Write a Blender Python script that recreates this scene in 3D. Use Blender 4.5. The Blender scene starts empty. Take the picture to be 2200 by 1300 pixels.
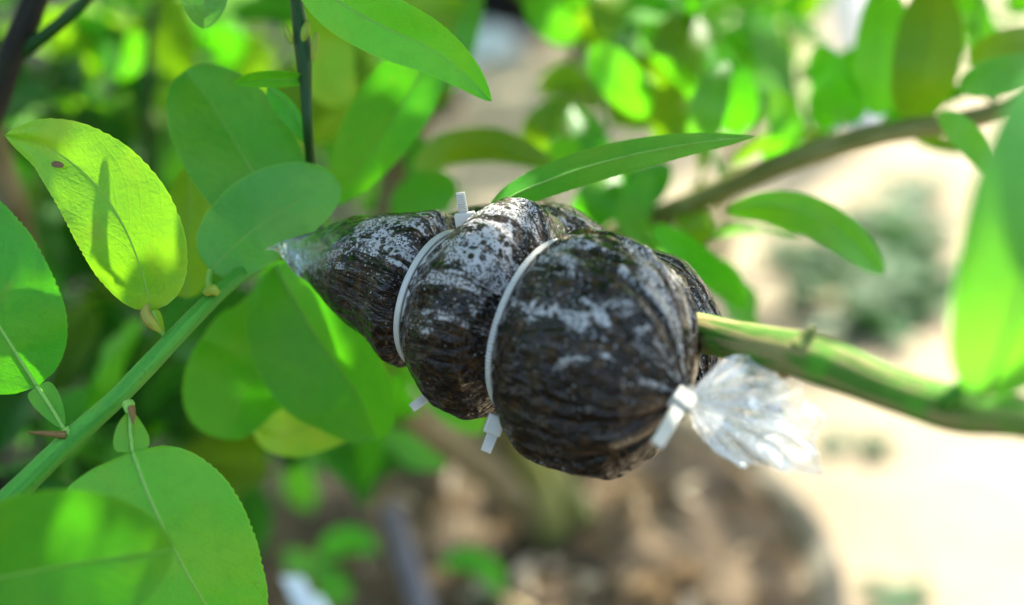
import bpy, math, random
import numpy as np
from mathutils import Vector, Matrix, noise

random.seed(7)
scn = bpy.context.scene
COL = scn.collection

# ------------------------------------------------------------------ camera
PITCH = math.radians(28.0)
CAM = Vector((0.0, 0.0, 1.0))
FWD = Vector((0, math.cos(PITCH), -math.sin(PITCH)))
UP = Vector((0, math.sin(PITCH), math.cos(PITCH)))
RIGHT = Vector((1, 0, 0))
K = 0.72 / 2200.0                      # metres per photo pixel at one metre

cam = bpy.data.cameras.new("camera")
cam.lens = 50.0
cam.sensor_width = 36.0
cam.clip_start = 0.01
cam.clip_end = 500.0
cam.dof.use_dof = True
cam.dof.focus_distance = 0.412
cam.dof.aperture_fstop = 3.6
cam.dof.aperture_blades = 7
cam_o = bpy.data.objects.new("camera", cam)
cam_o.location = CAM
cam_o.rotation_euler = (math.radians(90) - PITCH, 0, 0)
COL.objects.link(cam_o)
scn.camera = cam_o

# ------------------------------------------------------------------ light
SUN = Vector((0.28, 0.60, 0.75)).normalized()       # towards the sun
world = bpy.data.worlds.new("World")
scn.world = world
world.use_nodes = True
wn = world.node_tree
bg = wn.nodes["Background"]
sky = wn.nodes.new("ShaderNodeTexSky")
sky.sky_type = 'NISHITA'
sky.sun_disc = False
sky.sun_elevation = math.asin(SUN.z)
sky.sun_rotation = math.atan2(SUN.x, SUN.y)
sky.air_density = 1.0
sky.dust_density = 4.0
sky.ozone_density = 0.6
bg.inputs['Strength'].default_value = 0.15
wn.links.new(sky.outputs[0], bg.inputs['Color'])

sl = bpy.data.lights.new("sun", 'SUN')
sl.energy = 3.2
sl.angle = math.radians(0.53)
sl.color = (1.0, 0.95, 0.84)
so = bpy.data.objects.new("sun", sl)
so.rotation_euler = SUN.to_track_quat('Z', 'Y').to_euler()
so.location = (1, 2, 4)
COL.objects.link(so)

vs = scn.view_settings
vs.view_transform = 'Standard'
vs.look = 'None'
vs.gamma = 1.0
vs.exposure = 2.55
vs.use_curve_mapping = False
scn.render.engine = 'CYCLES'
scn.cycles.use_denoising = True
scn.cycles.max_bounces = 10
scn.cycles.transparent_max_bounces = 24
scn.cycles.caustics_reflective = False
scn.cycles.caustics_refractive = False
scn.cycles.sample_clamp_indirect = 4.0


# ------------------------------------------------------------------ helpers
def ray(px, py):
    return FWD + RIGHT * ((px - 1100) * K) + UP * ((650 - py) * K)


def P(px, py, d):
    """The point seen at photo pixel (px, py), d metres in front of the lens."""
    return CAM + ray(px, py) * d


def hit(px, py, z=0.0):
    r = ray(px, py)
    return CAM + r * ((z - CAM.z) / r.z)


def depth_of(p):
    return (p - CAM).dot(FWD)


def pix_of(p):
    v = p - CAM
    d = v.dot(FWD)
    if d < 1e-4:
        return None
    return (1100 + v.dot(RIGHT) / d / K, 650 - v.dot(UP) / d / K, d)


def link_mesh(name, verts, faces, mat, parent=None, uvs=None, smooth=True):
    me = bpy.data.meshes.new(name)
    me.from_pydata([tuple(v) for v in verts], [], faces)
    if uvs is not None:
        uvl = me.uv_layers.new(name="UVMap")
        idx = np.empty(len(me.loops), dtype=np.int32)
        me.loops.foreach_get("vertex_index", idx)
        uvl.data.foreach_set("uv", np.asarray(uvs, dtype=np.float32)[idx].ravel())
    if smooth:
        me.polygons.foreach_set("use_smooth", [True] * len(me.polygons))
    me.update()
    if mat is not None:
        me.materials.append(mat)
    o = bpy.data.objects.new(name, me)
    COL.objects.link(o)
    if parent is not None:
        attach(o, parent)
    return o


def world_of(o):
    m = o.matrix_basis.copy()
    p = o.parent
    while p is not None:
        m = p.matrix_basis @ o.matrix_parent_inverse @ m if False else p.matrix_basis @ m
        p = p.parent
    return m


def attach(o, parent):
    """Parent o so that its world place stays as it is now."""
    w = o.matrix_basis.copy()
    o.parent = parent
    o.matrix_basis = world_of(parent).inverted() @ w


def thing(name, label, cat, loc=(0, 0, 0), group=None):
    o = bpy.data.objects.new(name, None)
    o.empty_display_size = 0.02
    o.location = loc
    COL.objects.link(o)
    o['label'] = label
    o['category'] = cat
    if group:
        o['group'] = group
    return o


def tag(o, label, cat, group=None):
    o['label'] = label
    o['category'] = cat
    if group:
        o['group'] = group
    return o


def spline(pts, n):
    """Catmull-Rom through tuples (any dimension), n samples evenly by parameter."""
    a = np.array(pts, dtype=float)
    m = len(a)
    if m == 2:
        t = np.linspace(0, 1, n)[:, None]
        return a[0] * (1 - t) + a[1] * t
    seg = np.linalg.norm(np.diff(a[:, :2], axis=0), axis=1) + 1e-9
    cum = np.concatenate([[0], np.cumsum(seg)])
    out = []
    for s in np.linspace(0, cum[-1], n):
        i = min(max(np.searchsorted(cum, s, side='right') - 1, 0), m - 2)
        u = (s - cum[i]) / seg[i]
        p1, p2 = a[i], a[i + 1]
        p0 = a[i - 1] if i > 0 else 2 * p1 - p2
        p3 = a[i + 2] if i + 2 < m else 2 * p2 - p1
        # non-uniform tangents keep the curve from overshooting
        s0 = seg[i - 1] if i > 0 else seg[i]
        s2 = seg[i + 1] if i + 2 < m else seg[i]
        m1 = ((p2 - p1) / seg[i] * s0 + (p1 - p0) / s0 * seg[i]) / (s0 + seg[i])
        m2 = ((p3 - p2) / s2 * seg[i] + (p2 - p1) / seg[i] * s2) / (seg[i] + s2)
        h = seg[i]
        out.append((2*u**3 - 3*u**2 + 1) * p1 + (u**3 - 2*u**2 + u) * h * m1
                   + (-2*u**3 + 3*u**2) * p2 + (u**3 - u**2) * h * m2)
    return np.array(out)


def pix_path(pts, n):
    """Path of (px, py, d) or (px, py, d, r_px) to world points and radii in metres."""
    s = spline(pts, n)
    pos = [P(r[0], r[1], r[2]) for r in s]
    rad = [r[3] * K * r[2] for r in s] if s.shape[1] > 3 else None
    return pos, rad


def tube_data(pos, rad, sides=12, rough=0.0, cap=True, seed=0.0, vscale=20.0):
    verts, faces, uvs = [], [], []
    n = len(pos)
    nrm = None
    L = 0.0
    for i in range(n):
        t = (pos[min(i + 1, n - 1)] - pos[max(i - 1, 0)]).normalized()
        if nrm is None:
            nrm = t.orthogonal().normalized()
        nrm = (nrm - t * nrm.dot(t)).normalized()
        bi = t.cross(nrm)
        if i:
            L += (pos[i] - pos[i - 1]).length
        for k in range(sides):
            a = 2 * math.pi * k / sides
            r = rad[i]
            if rough:
                r *= 1 + rough * noise.noise(Vector((math.cos(a) * 1.3 + seed, math.sin(a) * 1.3, L * 90)))
            verts.append(pos[i] + (nrm * math.cos(a) + bi * math.sin(a)) * r)
            uvs.append((k / sides, L * vscale))
    for i in range(n - 1):
        for k in range(sides):
            k2 = (k + 1) % sides
            faces.append((i*sides + k, i*sides + k2, (i+1)*sides + k2, (i+1)*sides + k))
    if cap:
        faces.append(tuple(range(sides))[::-1])
        faces.append(tuple((n-1)*sides + k for k in range(sides)))
    return verts, faces, uvs


def tube(name, pos, rad, mat, parent=None, sides=12, rough=0.0, seed=0.0):
    v, f, u = tube_data(pos, rad, sides, rough, True, seed)
    return link_mesh(name, v, f, mat, parent, u)


def ptube(name, pts, mat, parent=None, n=24, sides=12, rough=0.0, seed=0.0):
    pos, rad = pix_path(pts, n)
    return tube(name, pos, rad, mat, parent, sides, rough, seed)


# ------------------------------------------------------------------ materials
class NT:
    def __init__(self, name):
        self.m = bpy.data.materials.new(name)
        self.m.use_nodes = True
        self.t = self.m.node_tree
        self.t.nodes.clear()
        self.out = self.t.nodes.new("ShaderNodeOutputMaterial")

    def n(self, kind, **kw):
        nd = self.t.nodes.new("ShaderNode" + kind)
        for k, v in kw.items():
            if k.startswith("i_"):
                nd.inputs[k[2:].replace("__", " ")].default_value = v
            else:
                setattr(nd, k, v)
        return nd

    def l(self, a, b):
        self.t.links.new(a, b)

    def val(self, x):
        return x

    def math(self, op, a, b=None, clamp=False):
        nd = self.n("Math", operation=op, use_clamp=clamp)
        for i, x in enumerate((a, b)):
            if x is None:
                continue
            if isinstance(x, (int, float)):
                nd.inputs[i].default_value = x
            else:
                self.l(x, nd.inputs[i])
        return nd.outputs[0]

    def ramp(self, fac, stops):
        nd = self.n("ValToRGB")
        cr = nd.color_ramp
        while len(cr.elements) < len(stops):
            cr.elements.new(0.5)
        for e, (p, c) in zip(cr.elements, stops):
            e.position = p
            e.color = c if len(c) == 4 else (*c, 1)
        self.l(fac, nd.inputs[0])
        return nd.outputs[0]

    def step(self, fac, lo, hi):
        nd = self.n("MapRange")
        nd.interpolation_type = 'SMOOTHSTEP'
        nd.inputs[1].default_value = lo
        nd.inputs[2].default_value = hi
        self.l(fac, nd.inputs[0])
        return nd.outputs[0]

    def noise(self, vec, scale, detail=3.0, rough=0.55, out=0, dist=0.0):
        nd = self.n("TexNoise")
        nd.inputs['Scale'].default_value = scale
        nd.inputs['Detail'].default_value = detail
        nd.inputs['Roughness'].default_value = rough
        nd.inputs['Distortion'].default_value = dist
        if vec is not None:
            self.l(vec, nd.inputs['Vector'])
        return nd.outputs[out]

    def mix(self, fac, a, b, blend='MIX'):
        nd = self.n("Mix", data_type='RGBA', blend_type=blend)
        for i, x in ((0, fac), (6, a), (7, b)):
            if isinstance(x, (int, float)):
                nd.inputs[i].default_value = x
            elif isinstance(x, tuple):
                nd.inputs[i].default_value = (*x, 1) if len(x) == 3 else x
            else:
                self.l(x, nd.inputs[i])
        return nd.outputs[2]

    def bump(self, h, strength, dist, prev=None):
        nd = self.n("Bump")
        nd.inputs['Strength'].default_value = strength
        nd.inputs['Distance'].default_value = dist
        self.l(h, nd.inputs['Height'])
        if prev is not None:
            self.l(prev, nd.inputs['Normal'])
        return nd.outputs[0]


def leaf_material(name, c_up, c_tr, spot=0.5, trans=0.42, rough=0.36, spec=0.34):
    T = NT(name)
    uv = T.n("TexCoord").outputs['UV']
    ob = T.n("TexCoord").outputs['Object']
    oi = T.n("ObjectInfo")
    rnd = oi.outputs['Random']
    sep = T.n("SeparateXYZ")
    T.l(uv, sep.inputs[0])
    v = sep.outputs[1]                       # 0..1 across, .5 midrib
    u = sep.outputs[0]
    av = T.math('ABSOLUTE', T.math('SUBTRACT', v, 0.5))
    # each leaf has its own stretch of noise
    off = T.n("VectorMath", operation='ADD')
    T.l(ob, off.inputs[0])
    cx = T.n("CombineXYZ")
    T.l(T.math('MULTIPLY', rnd, 37.0), cx.inputs[0])
    T.l(T.math('MULTIPLY', rnd, 11.0), cx.inputs[2])
    T.l(cx.outputs[0], off.inputs[1])
    vec = off.outputs[0]
    n1 = T.noise(vec, 42.0, 3.0)
    n2 = T.noise(vec, 260.0, 3.0)
    n3 = T.noise(vec, 900.0, 2.0)
    # side veins
    ph = T.math('SUBTRACT', T.math('MULTIPLY', u, 10.0), T.math('MULTIPLY', av, 9.0))
    ph = T.math('ADD', ph, T.math('MULTIPLY', n1, 2.2))
    vein = T.math('PINGPONG', ph, 0.5)
    vein = T.math('SUBTRACT', 1.0, T.step(vein, 0.0, 0.12))
    mid = T.math('SUBTRACT', 1.0, T.step(av, 0.004, 0.02))
    yellow = tuple(min(1, x) for x in (c_up[0] * 2.3 + 0.012, c_up[1] * 1.12, c_up[2]))
    n0 = T.noise(vec, 95.0, 4.0, 0.6)
    c = T.mix(T.math('MULTIPLY', T.step(n1, 0.42, 0.70), spot * 1.3), c_up, yellow)
    c = T.mix(T.math('MULTIPLY', T.step(n0, 0.55, 0.75), 0.5 * spot), c, yellow)
    c = T.mix(T.math('MULTIPLY', T.step(n2, 0.45, 0.75), 0.42), c, tuple(x * 0.6 for x in c_up))
    c = T.mix(T.math('MULTIPLY', vein, 0.14), c, yellow)
    c = T.mix(T.math('MULTIPLY', mid, 0.55), c, yellow)
    # tiny oil glands and grime
    c = T.mix(T.math('MULTIPLY', T.step(n3, 0.56, 0.70), 0.42), c, yellow)
    c = T.mix(T.math('MULTIPLY', T.step(av, 0.482, 0.497), 0.6), c, tuple(min(1, x * 1.5) for x in yellow))
    grime = T.math('MULTIPLY', T.step(T.noise(vec, 700.0, 3.0), 0.60, 0.70), T.step(T.noise(vec, 48.0, 2.0), 0.52, 0.66))
    c = T.mix(T.math('MULTIPLY', grime, 0.55), c, (0.09, 0.085, 0.02))
    blotch = T.step(T.noise(vec, 55.0, 2.0), 0.69, 0.76)
    c = T.mix(T.math('MULTIPLY', blotch, 0.4 * min(1, spot * 2)), c, (0.22, 0.14, 0.02))
    hs = T.n("HueSaturation")
    hs.inputs['Saturation'].default_value = 1.0
    T.l(T.math('ADD', 0.488, T.math('MULTIPLY', rnd, 0.022)), hs.inputs['Hue'])
    r2 = T.math('FRACT', T.math('MULTIPLY', rnd, 7.31))
    T.l(T.math('ADD', 0.78, T.math('MULTIPLY', r2, 0.44)), hs.inputs['Value'])
    T.l(c, hs.inputs['Color'])
    cc = hs.outputs[0]
    ct = T.mix(T.math('MULTIPLY', T.step(n1, 0.4, 0.75), 0.35), c_tr, tuple(min(1, x * k) for x, k in zip(c_tr, (1.5, 1.0, 0.8))))
    ct = T.mix(T.math('MULTIPLY', T.math('MAXIMUM', T.math('MULTIPLY', vein, 0.3), T.math('MULTIPLY', mid, 0.4)), 0.3), ct, tuple(x * 0.55 for x in c_tr))
    b = T.bump(T.math('MULTIPLY', vein, -1.0), 0.12, 0.0004)
    b = T.bump(n1, 0.35, 0.004, b)
    b = T.bump(n3, 0.40, 0.0005, b)
    pr = T.n("BsdfPrincipled")
    T.l(cc, pr.inputs['Base Color'])
    T.l(T.math('ADD', rough - 0.06, T.math('MULTIPLY', n2, 0.16)), pr.inputs['Roughness'])
    pr.inputs['Specular IOR Level'].default_value = spec
    T.l(b, pr.inputs['Normal'])
    tr = T.n("BsdfTranslucent")
    T.l(ct, tr.inputs['Color'])
    T.l(b, tr.inputs['Normal'])
    mx = T.n("MixShader")
    mx.inputs[0].default_value = trans
    T.l(pr.outputs[0], mx.inputs[1])
    T.l(tr.outputs[0], mx.inputs[2])
    T.l(mx.outputs[0], T.out.inputs[0])
    return T.m


M = {}
M['leaf'] = leaf_material("lime_leaf_green", (0.042, 0.250, 0.012), (0.10, 0.55, 0.006))
M['fresh'] = leaf_material("lime_leaf_fresh", (0.068, 0.330, 0.017), (0.17, 0.70, 0.010), spot=0.5)
M['yellow'] = leaf_material("lime_leaf_yellowing", (0.120, 0.330, 0.014), (0.30, 0.68, 0.010), spot=0.6)
M['olive'] = leaf_material("lime_leaf_olive", (0.075, 0.190, 0.007), (0.20, 0.47, 0.005), spot=0.3)
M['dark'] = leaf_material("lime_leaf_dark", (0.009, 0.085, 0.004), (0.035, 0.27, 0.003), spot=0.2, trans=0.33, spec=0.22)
M['pale'] = leaf_material("lime_leaf_pale", (0.075, 0.320, 0.040), (0.15, 0.55, 0.02), spot=0.3, spec=0.40)
M['weed'] = leaf_material("weed_leaf", (0.026, 0.095, 0.026), (0.04, 0.14, 0.022), spot=0.15, trans=0.25)


def bark_material(name, c1, c2, c3, scale=1.0, rough=0.6, cut=(0.45, 0.6)):
    T = NT(name)
    uv = T.n("TexCoord").outputs['UV']
    mp = T.n("Mapping")
    mp.inputs['Scale'].default_value = (14 * scale, 1.6 * scale, 1)
    T.l(uv, mp.inputs[0])
    n1 = T.noise(mp.outputs[0], 1.0, 4.0, 0.6, dist=0.4)
    n2 = T.noise(T.n("TexCoord").outputs['Object'], 700.0, 3.0)
    n3 = T.noise(T.n("TexCoord").outputs['Object'], 60.0, 3.0)
    c = T.mix(T.step(n1, *cut), c1, c2)
    c = T.mix(T.math('MULTIPLY', T.step(n3, 0.55, 0.68), 0.7), c, c3)
    c = T.mix(T.math('MULTIPLY', T.step(n2, 0.55, 0.7), 0.3), c, tuple(x * 0.5 for x in c1))
    b = T.bump(n1, 0.5, 0.0012)
    b = T.bump(n2, 0.3, 0.0004, b)
    pr = T.n("BsdfPrincipled")
    T.l(c, pr.inputs['Base Color'])
    pr.inputs['Roughness'].default_value = rough
    pr.inputs['Specular IOR Level'].default_value = 0.25
    T.l(b, pr.inputs['Normal'])
    T.l(pr.outputs[0], T.out.inputs[0])
    return T.m


M['branch'] = bark_material("striped_green_branch_bark", (0.055, 0.145, 0.012), (0.215, 0.195, 0.068), (0.065, 0.26, 0.012), 1.0, 0.8, (0.46, 0.53))
M['twig'] = bark_material("smooth_green_twig_bark", (0.045, 0.22, 0.020), (0.065, 0.27, 0.024), (0.09, 0.26, 0.018), 0.6, 0.6)
M['stem_dark'] = bark_material("dark_green_stem_bark", (0.006, 0.045, 0.005), (0.010, 0.06, 0.006), (0.016, 0.05, 0.004), 0.6, 0.45)
M['bark'] = bark_material("grey_brown_bark", (0.14, 0.11, 0.05), (0.25, 0.20, 0.11), (0.11, 0.11, 0.035), 1.0, 0.8)
M['bark_olive'] = bark_material("olive_brown_bark", (0.13, 0.14, 0.03), (0.23, 0.22, 0.075), (0.10, 0.16, 0.02), 1.0, 0.75)
M['bark_black'] = bark_material("blackish_bark", (0.012, 0.011, 0.008), (0.02, 0.018, 0.012), (0.015, 0.02, 0.008), 1.0, 0.8)
M['rib'] = bark_material("leaf_rib_green", (0.20, 0.42, 0.07), (0.22, 0.44, 0.08), (0.21, 0.43, 0.075), 1.0, 0.45)
M['thorn'] = bark_material("thorn_brown", (0.16, 0.09, 0.03), (0.22, 0.13, 0.04), (0.12, 0.07, 0.02), 1.0, 0.5)
M['bud'] = bark_material("yellow_green_bud", (0.22, 0.33, 0.03), (0.28, 0.33, 0.04), (0.25, 0.20, 0.04), 1.0, 0.5)


def peat_material():
    T = NT("peat_under_wet_film")
    tc = T.n("TexCoord")
    ob = tc.outputs['Object']
    uv = tc.outputs['UV']
    # dark peat crumbs
    n_c = T.noise(ob, 240.0, 5.0, 0.65)
    n_f = T.noise(ob, 1200.0, 3.0)
    peat = T.ramp(n_c, [(0.38, (0.0010, 0.0005, 0.0002)), (0.54, (0.0085, 0.0036, 0.0006)), (0.72, (0.055, 0.026, 0.005))])
    # condensation: where it lies is a broad mask, heavier on the upper film
    at = T.n("Attribute", attribute_name="wet")
    wet = at.outputs['Fac']
    mps = T.n("Mapping")
    mps.inputs['Scale'].default_value = (5.0, 13.0, 1)
    T.l(uv, mps.inputs[0])
    m1 = T.noise(mps.outputs[0], 1.0, 4.0, 0.62, dist=0.6)
    m1 = T.math('ADD', T.math('MULTIPLY', m1, 1.7), -0.35)
    m2 = T.noise(ob, 330.0, 3.0, 0.6)
    msk = T.math('ADD', T.math('MULTIPLY', m1, 0.85), T.math('MULTIPLY', m2, 0.40))
    msk = T.math('ADD', msk, T.math('MULTIPLY', wet, 0.36))
    froth = T.step(msk, 0.98, 1.08)
    # foam: a pale film with round dark bubbles left open in it
    vecd = T.n("VectorMath", operation='ADD')
    nz = T.n("TexNoise")
    nz.inputs['Scale'].default_value = 900.0
    T.l(ob, nz.inputs['Vector'])
    sc = T.n("VectorMath", operation='SCALE')
    T.l(nz.outputs['Color'], sc.inputs[0])
    sc.inputs[3].default_value = 0.0005
    T.l(ob, vecd.inputs[0])
    T.l(sc.outputs[0], vecd.inputs[1])

    def holes(scale, lo, hi):
        vo = T.n("TexVoronoi", feature='F1')
        vo.inputs['Scale'].default_value = scale
        T.l(vecd.outputs[0], vo.inputs['Vector'])
        return T.step(vo.outputs['Distance'], lo, hi)
    h1 = holes(430.0, 0.40, 0.52)
    h2 = holes(900.0, 0.30, 0.44)
    h3 = holes(1500.0, 0.34, 0.50)
    pick = T.step(T.noise(ob, 95.0, 2.0), 0.44, 0.56)
    walls = T.math('ADD', T.math('MULTIPLY', h1, pick), T.math('MULTIPLY', h3, T.math('SUBTRACT', 1.0, pick)))
    walls = T.math('MULTIPLY', walls, T.math('ADD', 0.25, T.math('MULTIPLY', h2, 0.75)))
    # separate droplets, their white glints put into the colour
    vo = T.n("TexVoronoi", feature='F1')
    vo.inputs['Scale'].default_value = 620.0
    T.l(ob, vo.inputs['Vector'])
    drop = T.math('SUBTRACT', 1.0, T.step(vo.outputs['Distance'], 0.12, 0.30))
    drop = T.math('MULTIPLY', drop, T.step(T.math('ADD', T.noise(ob, 150.0, 3.0, 0.65), T.math('MULTIPLY', wet, 0.18)), 0.60, 0.67))
    haze = T.math('MULTIPLY', T.math('MULTIPLY', froth, 0.72), T.math('ADD', 0.03, walls))
    haze = T.math('MAXIMUM', haze, T.math('MULTIPLY', drop, 0.48), True)
    # film wrinkles run along the pouch; pale lines painted on tight creases stand for highlights
    mp = T.n("Mapping")
    mp.inputs['Scale'].default_value = (5.0, 17.0, 1)
    T.l(uv, mp.inputs[0])
    wr = T.noise(mp.outputs[0], 1.0, 2.0, 0.5, dist=1.2)
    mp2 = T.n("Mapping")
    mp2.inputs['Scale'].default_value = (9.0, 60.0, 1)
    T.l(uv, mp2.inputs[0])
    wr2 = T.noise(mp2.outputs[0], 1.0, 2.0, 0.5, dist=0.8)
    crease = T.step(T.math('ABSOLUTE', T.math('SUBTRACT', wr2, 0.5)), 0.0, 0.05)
    crease_glint = T.math('MULTIPLY', T.math('SUBTRACT', 1.0, T.step(T.math('ABSOLUTE', T.math('SUBTRACT', wr2, 0.5)), 0.0, 0.018)),
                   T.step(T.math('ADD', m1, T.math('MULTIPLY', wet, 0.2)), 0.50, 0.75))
    haze = T.math('MAXIMUM', haze, T.math('MULTIPLY', crease_glint, 0.24), True)
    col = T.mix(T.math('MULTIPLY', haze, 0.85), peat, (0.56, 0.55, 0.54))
    lumps = T.noise(ob, 190.0, 2.0, 0.5)
    b = T.bump(wr, 0.7, 0.006)
    b = T.bump(crease, 0.18, 0.0010, b)
    b = T.bump(lumps, 0.8, 0.004, b)
    bub = T.math('MULTIPLY', T.math('ADD', froth, 0.12, True), walls)
    b = T.bump(T.math('ADD', bub, drop), 1.0, 0.0011, b)
    bb = T.bump(n_c, 0.8, 0.002)
    pr = T.n("BsdfPrincipled")
    T.l(col, pr.inputs['Base Color'])
    pr.inputs['Roughness'].default_value = 0.6
    pr.inputs['Specular IOR Level'].default_value = 0.05
    T.l(bb, pr.inputs['Normal'])
    pr.inputs['Coat Weight'].default_value = 1.0
    pr.inputs['Coat IOR'].default_value = 1.33
    T.l(T.math('ADD', 0.03, T.math('MULTIPLY', froth, 0.08)), pr.inputs['Coat Roughness'])
    T.l(b, pr.inputs['Coat Normal'])
    T.l(pr.outputs[0], T.out.inputs[0])
    return T.m


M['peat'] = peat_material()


def film_material(name, haze, gloss, scale, fade=False, base=0.0):
    T = NT(name)
    ob = T.n("TexCoord").outputs['Object']
    n1 = T.noise(ob, scale, 4.0, 0.6, dist=0.6)
    n2 = T.noise(ob, scale * 4, 3.0, 0.6)
    b = T.bump(n1, 1.0, 0.004)
    b = T.bump(n2, 0.6, 0.001, b)
    fr = T.n("Fresnel")
    fr.inputs[0].default_value = 1.5
    T.l(b, fr.inputs['Normal'])
    gl = T.n("BsdfGlossy")
    gl.inputs['Roughness'].default_value = 0.06
    gl.inputs['Color'].default_value = (0.95, 0.97, 1, 1)
    T.l(b, gl.inputs['Normal'])
    tp = T.n("BsdfTransparent")
    tp.inputs['Color'].default_value = (0.95, 0.97, 0.95, 1)
    df = T.n("BsdfDiffuse")
    df.inputs['Color'].default_value = (0.8, 0.82, 0.84, 1)
    T.l(b, df.inputs['Normal'])
    tl = T.n("BsdfTranslucent")
    tl.inputs['Color'].default_value = (0.8, 0.82, 0.82, 1)
    m0 = T.n("MixShader")
    m0.inputs[0].default_value = 0.5
    T.l(df.outputs[0], m0.inputs[1])
    T.l(tl.outputs[0], m0.inputs[2])
    m1 = T.n("MixShader")
    hz = T.math('MULTIPLY', T.math('ADD', base, T.math('MULTIPLY', T.step(n1, 0.35, 0.7), 1.0 - base)), haze, True)
    if fade:
        hz = T.math('MULTIPLY', hz, T.n("Attribute", attribute_name="tip").outputs['Fac'])
    T.l(hz, m1.inputs[0])
    T.l(tp.outputs[0], m1.inputs[1])
    T.l(m0.outputs[0], m1.inputs[2])
    m2 = T.n("MixShader")
    T.l(T.math('MULTIPLY', fr.outputs[0], gloss, True), m2.inputs[0])
    T.l(m1.outputs[0], m2.inputs[1])
    T.l(gl.outputs[0], m2.inputs[2])
    T.l(m2.outputs[0], T.out.inputs[0])
    return T.m


M['film'] = film_material("clear_plastic_film", 0.55, 1.7, 110.0, True)
M['crumple'] = film_material("crumpled_plastic_film", 0.75, 0.6, 70.0, False, 0.3)


def simple(name, c, rough=0.5, spec=0.5, nscale=80.0, var=0.25, bump=0.0005, sss=0.0):
    T = NT(name)
    ob = T.n("TexCoord").outputs['Object']
    n1 = T.noise(ob, nscale, 4.0, 0.6)
    c1 = T.mix(n1, tuple(x * (1 - var) for x in c), tuple(min(1, x * (1 + var)) for x in c))
    pr = T.n("BsdfPrincipled")
    T.l(c1, pr.inputs['Base Color'])
    pr.inputs['Roughness'].default_value = rough
    pr.inputs['Specular IOR Level'].default_value = spec
    if sss:
        pr.inputs['Subsurface Weight'].default_value = sss
        pr.inputs['Subsurface Radius'].default_value = (1, 0.95, 0.8)
        pr.inputs['Subsurface Scale'].default_value = 0.003
    T.l(T.bump(n1, 0.4, bump), pr.inputs['Normal'])
    T.l(pr.outputs[0], T.out.inputs[0])
    return T.m


M['nylon'] = simple("natural_nylon", (0.42, 0.41, 0.36), 0.35, 0.5, 300.0, 0.06, 0.0001, 0.4)
M['pot'] = simple("grey_plastic_pot", (0.085, 0.078, 0.058), 0.85, 0.15, 30.0, 0.15)
M['black_pot'] = simple("black_plastic_pot", (0.008, 0.008, 0.009), 0.5, 0.4, 30.0, 0.2)
M['pipe'] = simple("white_plastic_pipe", (0.78, 0.79, 0.82), 0.35, 0.5, 20.0, 0.05)
M['stick'] = simple("grey_weathered_stick", (0.14, 0.13, 0.15), 0.7, 0.3, 120.0, 0.4)
M['straw'] = simple("dry_straw", (0.36, 0.28, 0.15), 0.8, 0.2, 150.0, 0.4)
M['litter'] = simple("dry_leaf_litter", (0.12, 0.076, 0.034), 0.85, 0.2, 60.0, 0.7)
M['litter_pale'] = simple("pale_dry_litter", (0.36, 0.30, 0.22), 0.85, 0.2, 60.0, 0.4)
M['sheet_dark'] = simple("dark_sheet_colour", (0.035, 0.028, 0.018), 0.9, 0.2, 40.0, 0.6, 0.004)  # colour of the added dark ground sheet
M['stone'] = simple("grey_stone", (0.50, 0.50, 0.52), 0.8, 0.3, 50.0, 0.25, 0.002)


def soil_material():
    T = NT("pot_soil")
    ob = T.n("TexCoord").outputs['Object']
    n1 = T.noise(ob, 22.0, 5.0, 0.65)
    n2 = T.noise(ob, 160.0, 4.0, 0.6)
    c = T.ramp(n1, [(0.3, (0.014, 0.009, 0.004)), (0.5, (0.070, 0.046, 0.021)), (0.7, (0.19, 0.132, 0.07))])
    c = T.mix(T.math('MULTIPLY', n2, 0.6), c, (0.03, 0.02, 0.012))
    pr = T.n("BsdfPrincipled")
    T.l(c, pr.inputs['Base Color'])
    pr.inputs['Roughness'].default_value = 0.95
    T.l(T.bump(n2, 0.8, 0.01), pr.inputs['Normal'])
    T.l(pr.outputs[0], T.out.inputs[0])
    return T.m


def sand_material():
    T = NT("sandy_ground")
    ob = T.n("TexCoord").outputs['Object']
    n1 = T.noise(ob, 2.2, 4.0, 0.6)
    n2 = T.noise(ob, 18.0, 4.0, 0.6)
    n3 = T.noise(ob, 260.0, 3.0, 0.6)
    c = T.ramp(n1, [(0.3, (0.16, 0.127, 0.082)), (0.5, (0.235, 0.192, 0.13)), (0.7, (0.285, 0.237, 0.168))])
    c = T.mix(T.math('MULTIPLY', T.step(n2, 0.56, 0.72), 0.55), c, (0.12, 0.095, 0.06))
    c = T.mix(T.math('MULTIPLY', n3, 0.3), c, (0.12, 0.095, 0.062))
    pr = T.n("BsdfPrincipled")
    T.l(c, pr.inputs['Base Color'])
    pr.inputs['Roughness'].default_value = 0.95
    pr.inputs['Specular IOR Level'].default_value = 0.2
    b = T.bump(n2, 0.6, 0.02)
    T.l(T.bump(n3, 0.6, 0.004, b), pr.inputs['Normal'])
    T.l(pr.outputs[0], T.out.inputs[0])
    return T.m


M['soil'] = soil_material()
M['sand'] = sand_material()

# ------------------------------------------------------------------ ground
gv, gf = [], []
gx = np.concatenate([np.linspace(-60, -3, 10), np.linspace(-2.6, 2.6, 60), np.linspace(3, 60, 10)])
gy = np.concatenate([np.linspace(-60, -1, 8), np.linspace(-0.6, 5.0, 60), np.linspace(5.5, 90, 12)])
for y in gy:
    for x in gx:
        z = 0.02 * noise.noise(Vector((x * 1.4, y * 1.4, 3))) if abs(x) < 4 and 0 < y < 6 else 0
        gv.append((x, y, z))
nx = len(gx)
for j in range(len(gy) - 1):
    for i in range(nx - 1):
        gf.append((j*nx + i, j*nx + i + 1, (j+1)*nx + i + 1, (j+1)*nx + i))
ground = link_mesh("ground", gv, gf, M['sand'])
ground['kind'] = 'structure'

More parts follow.
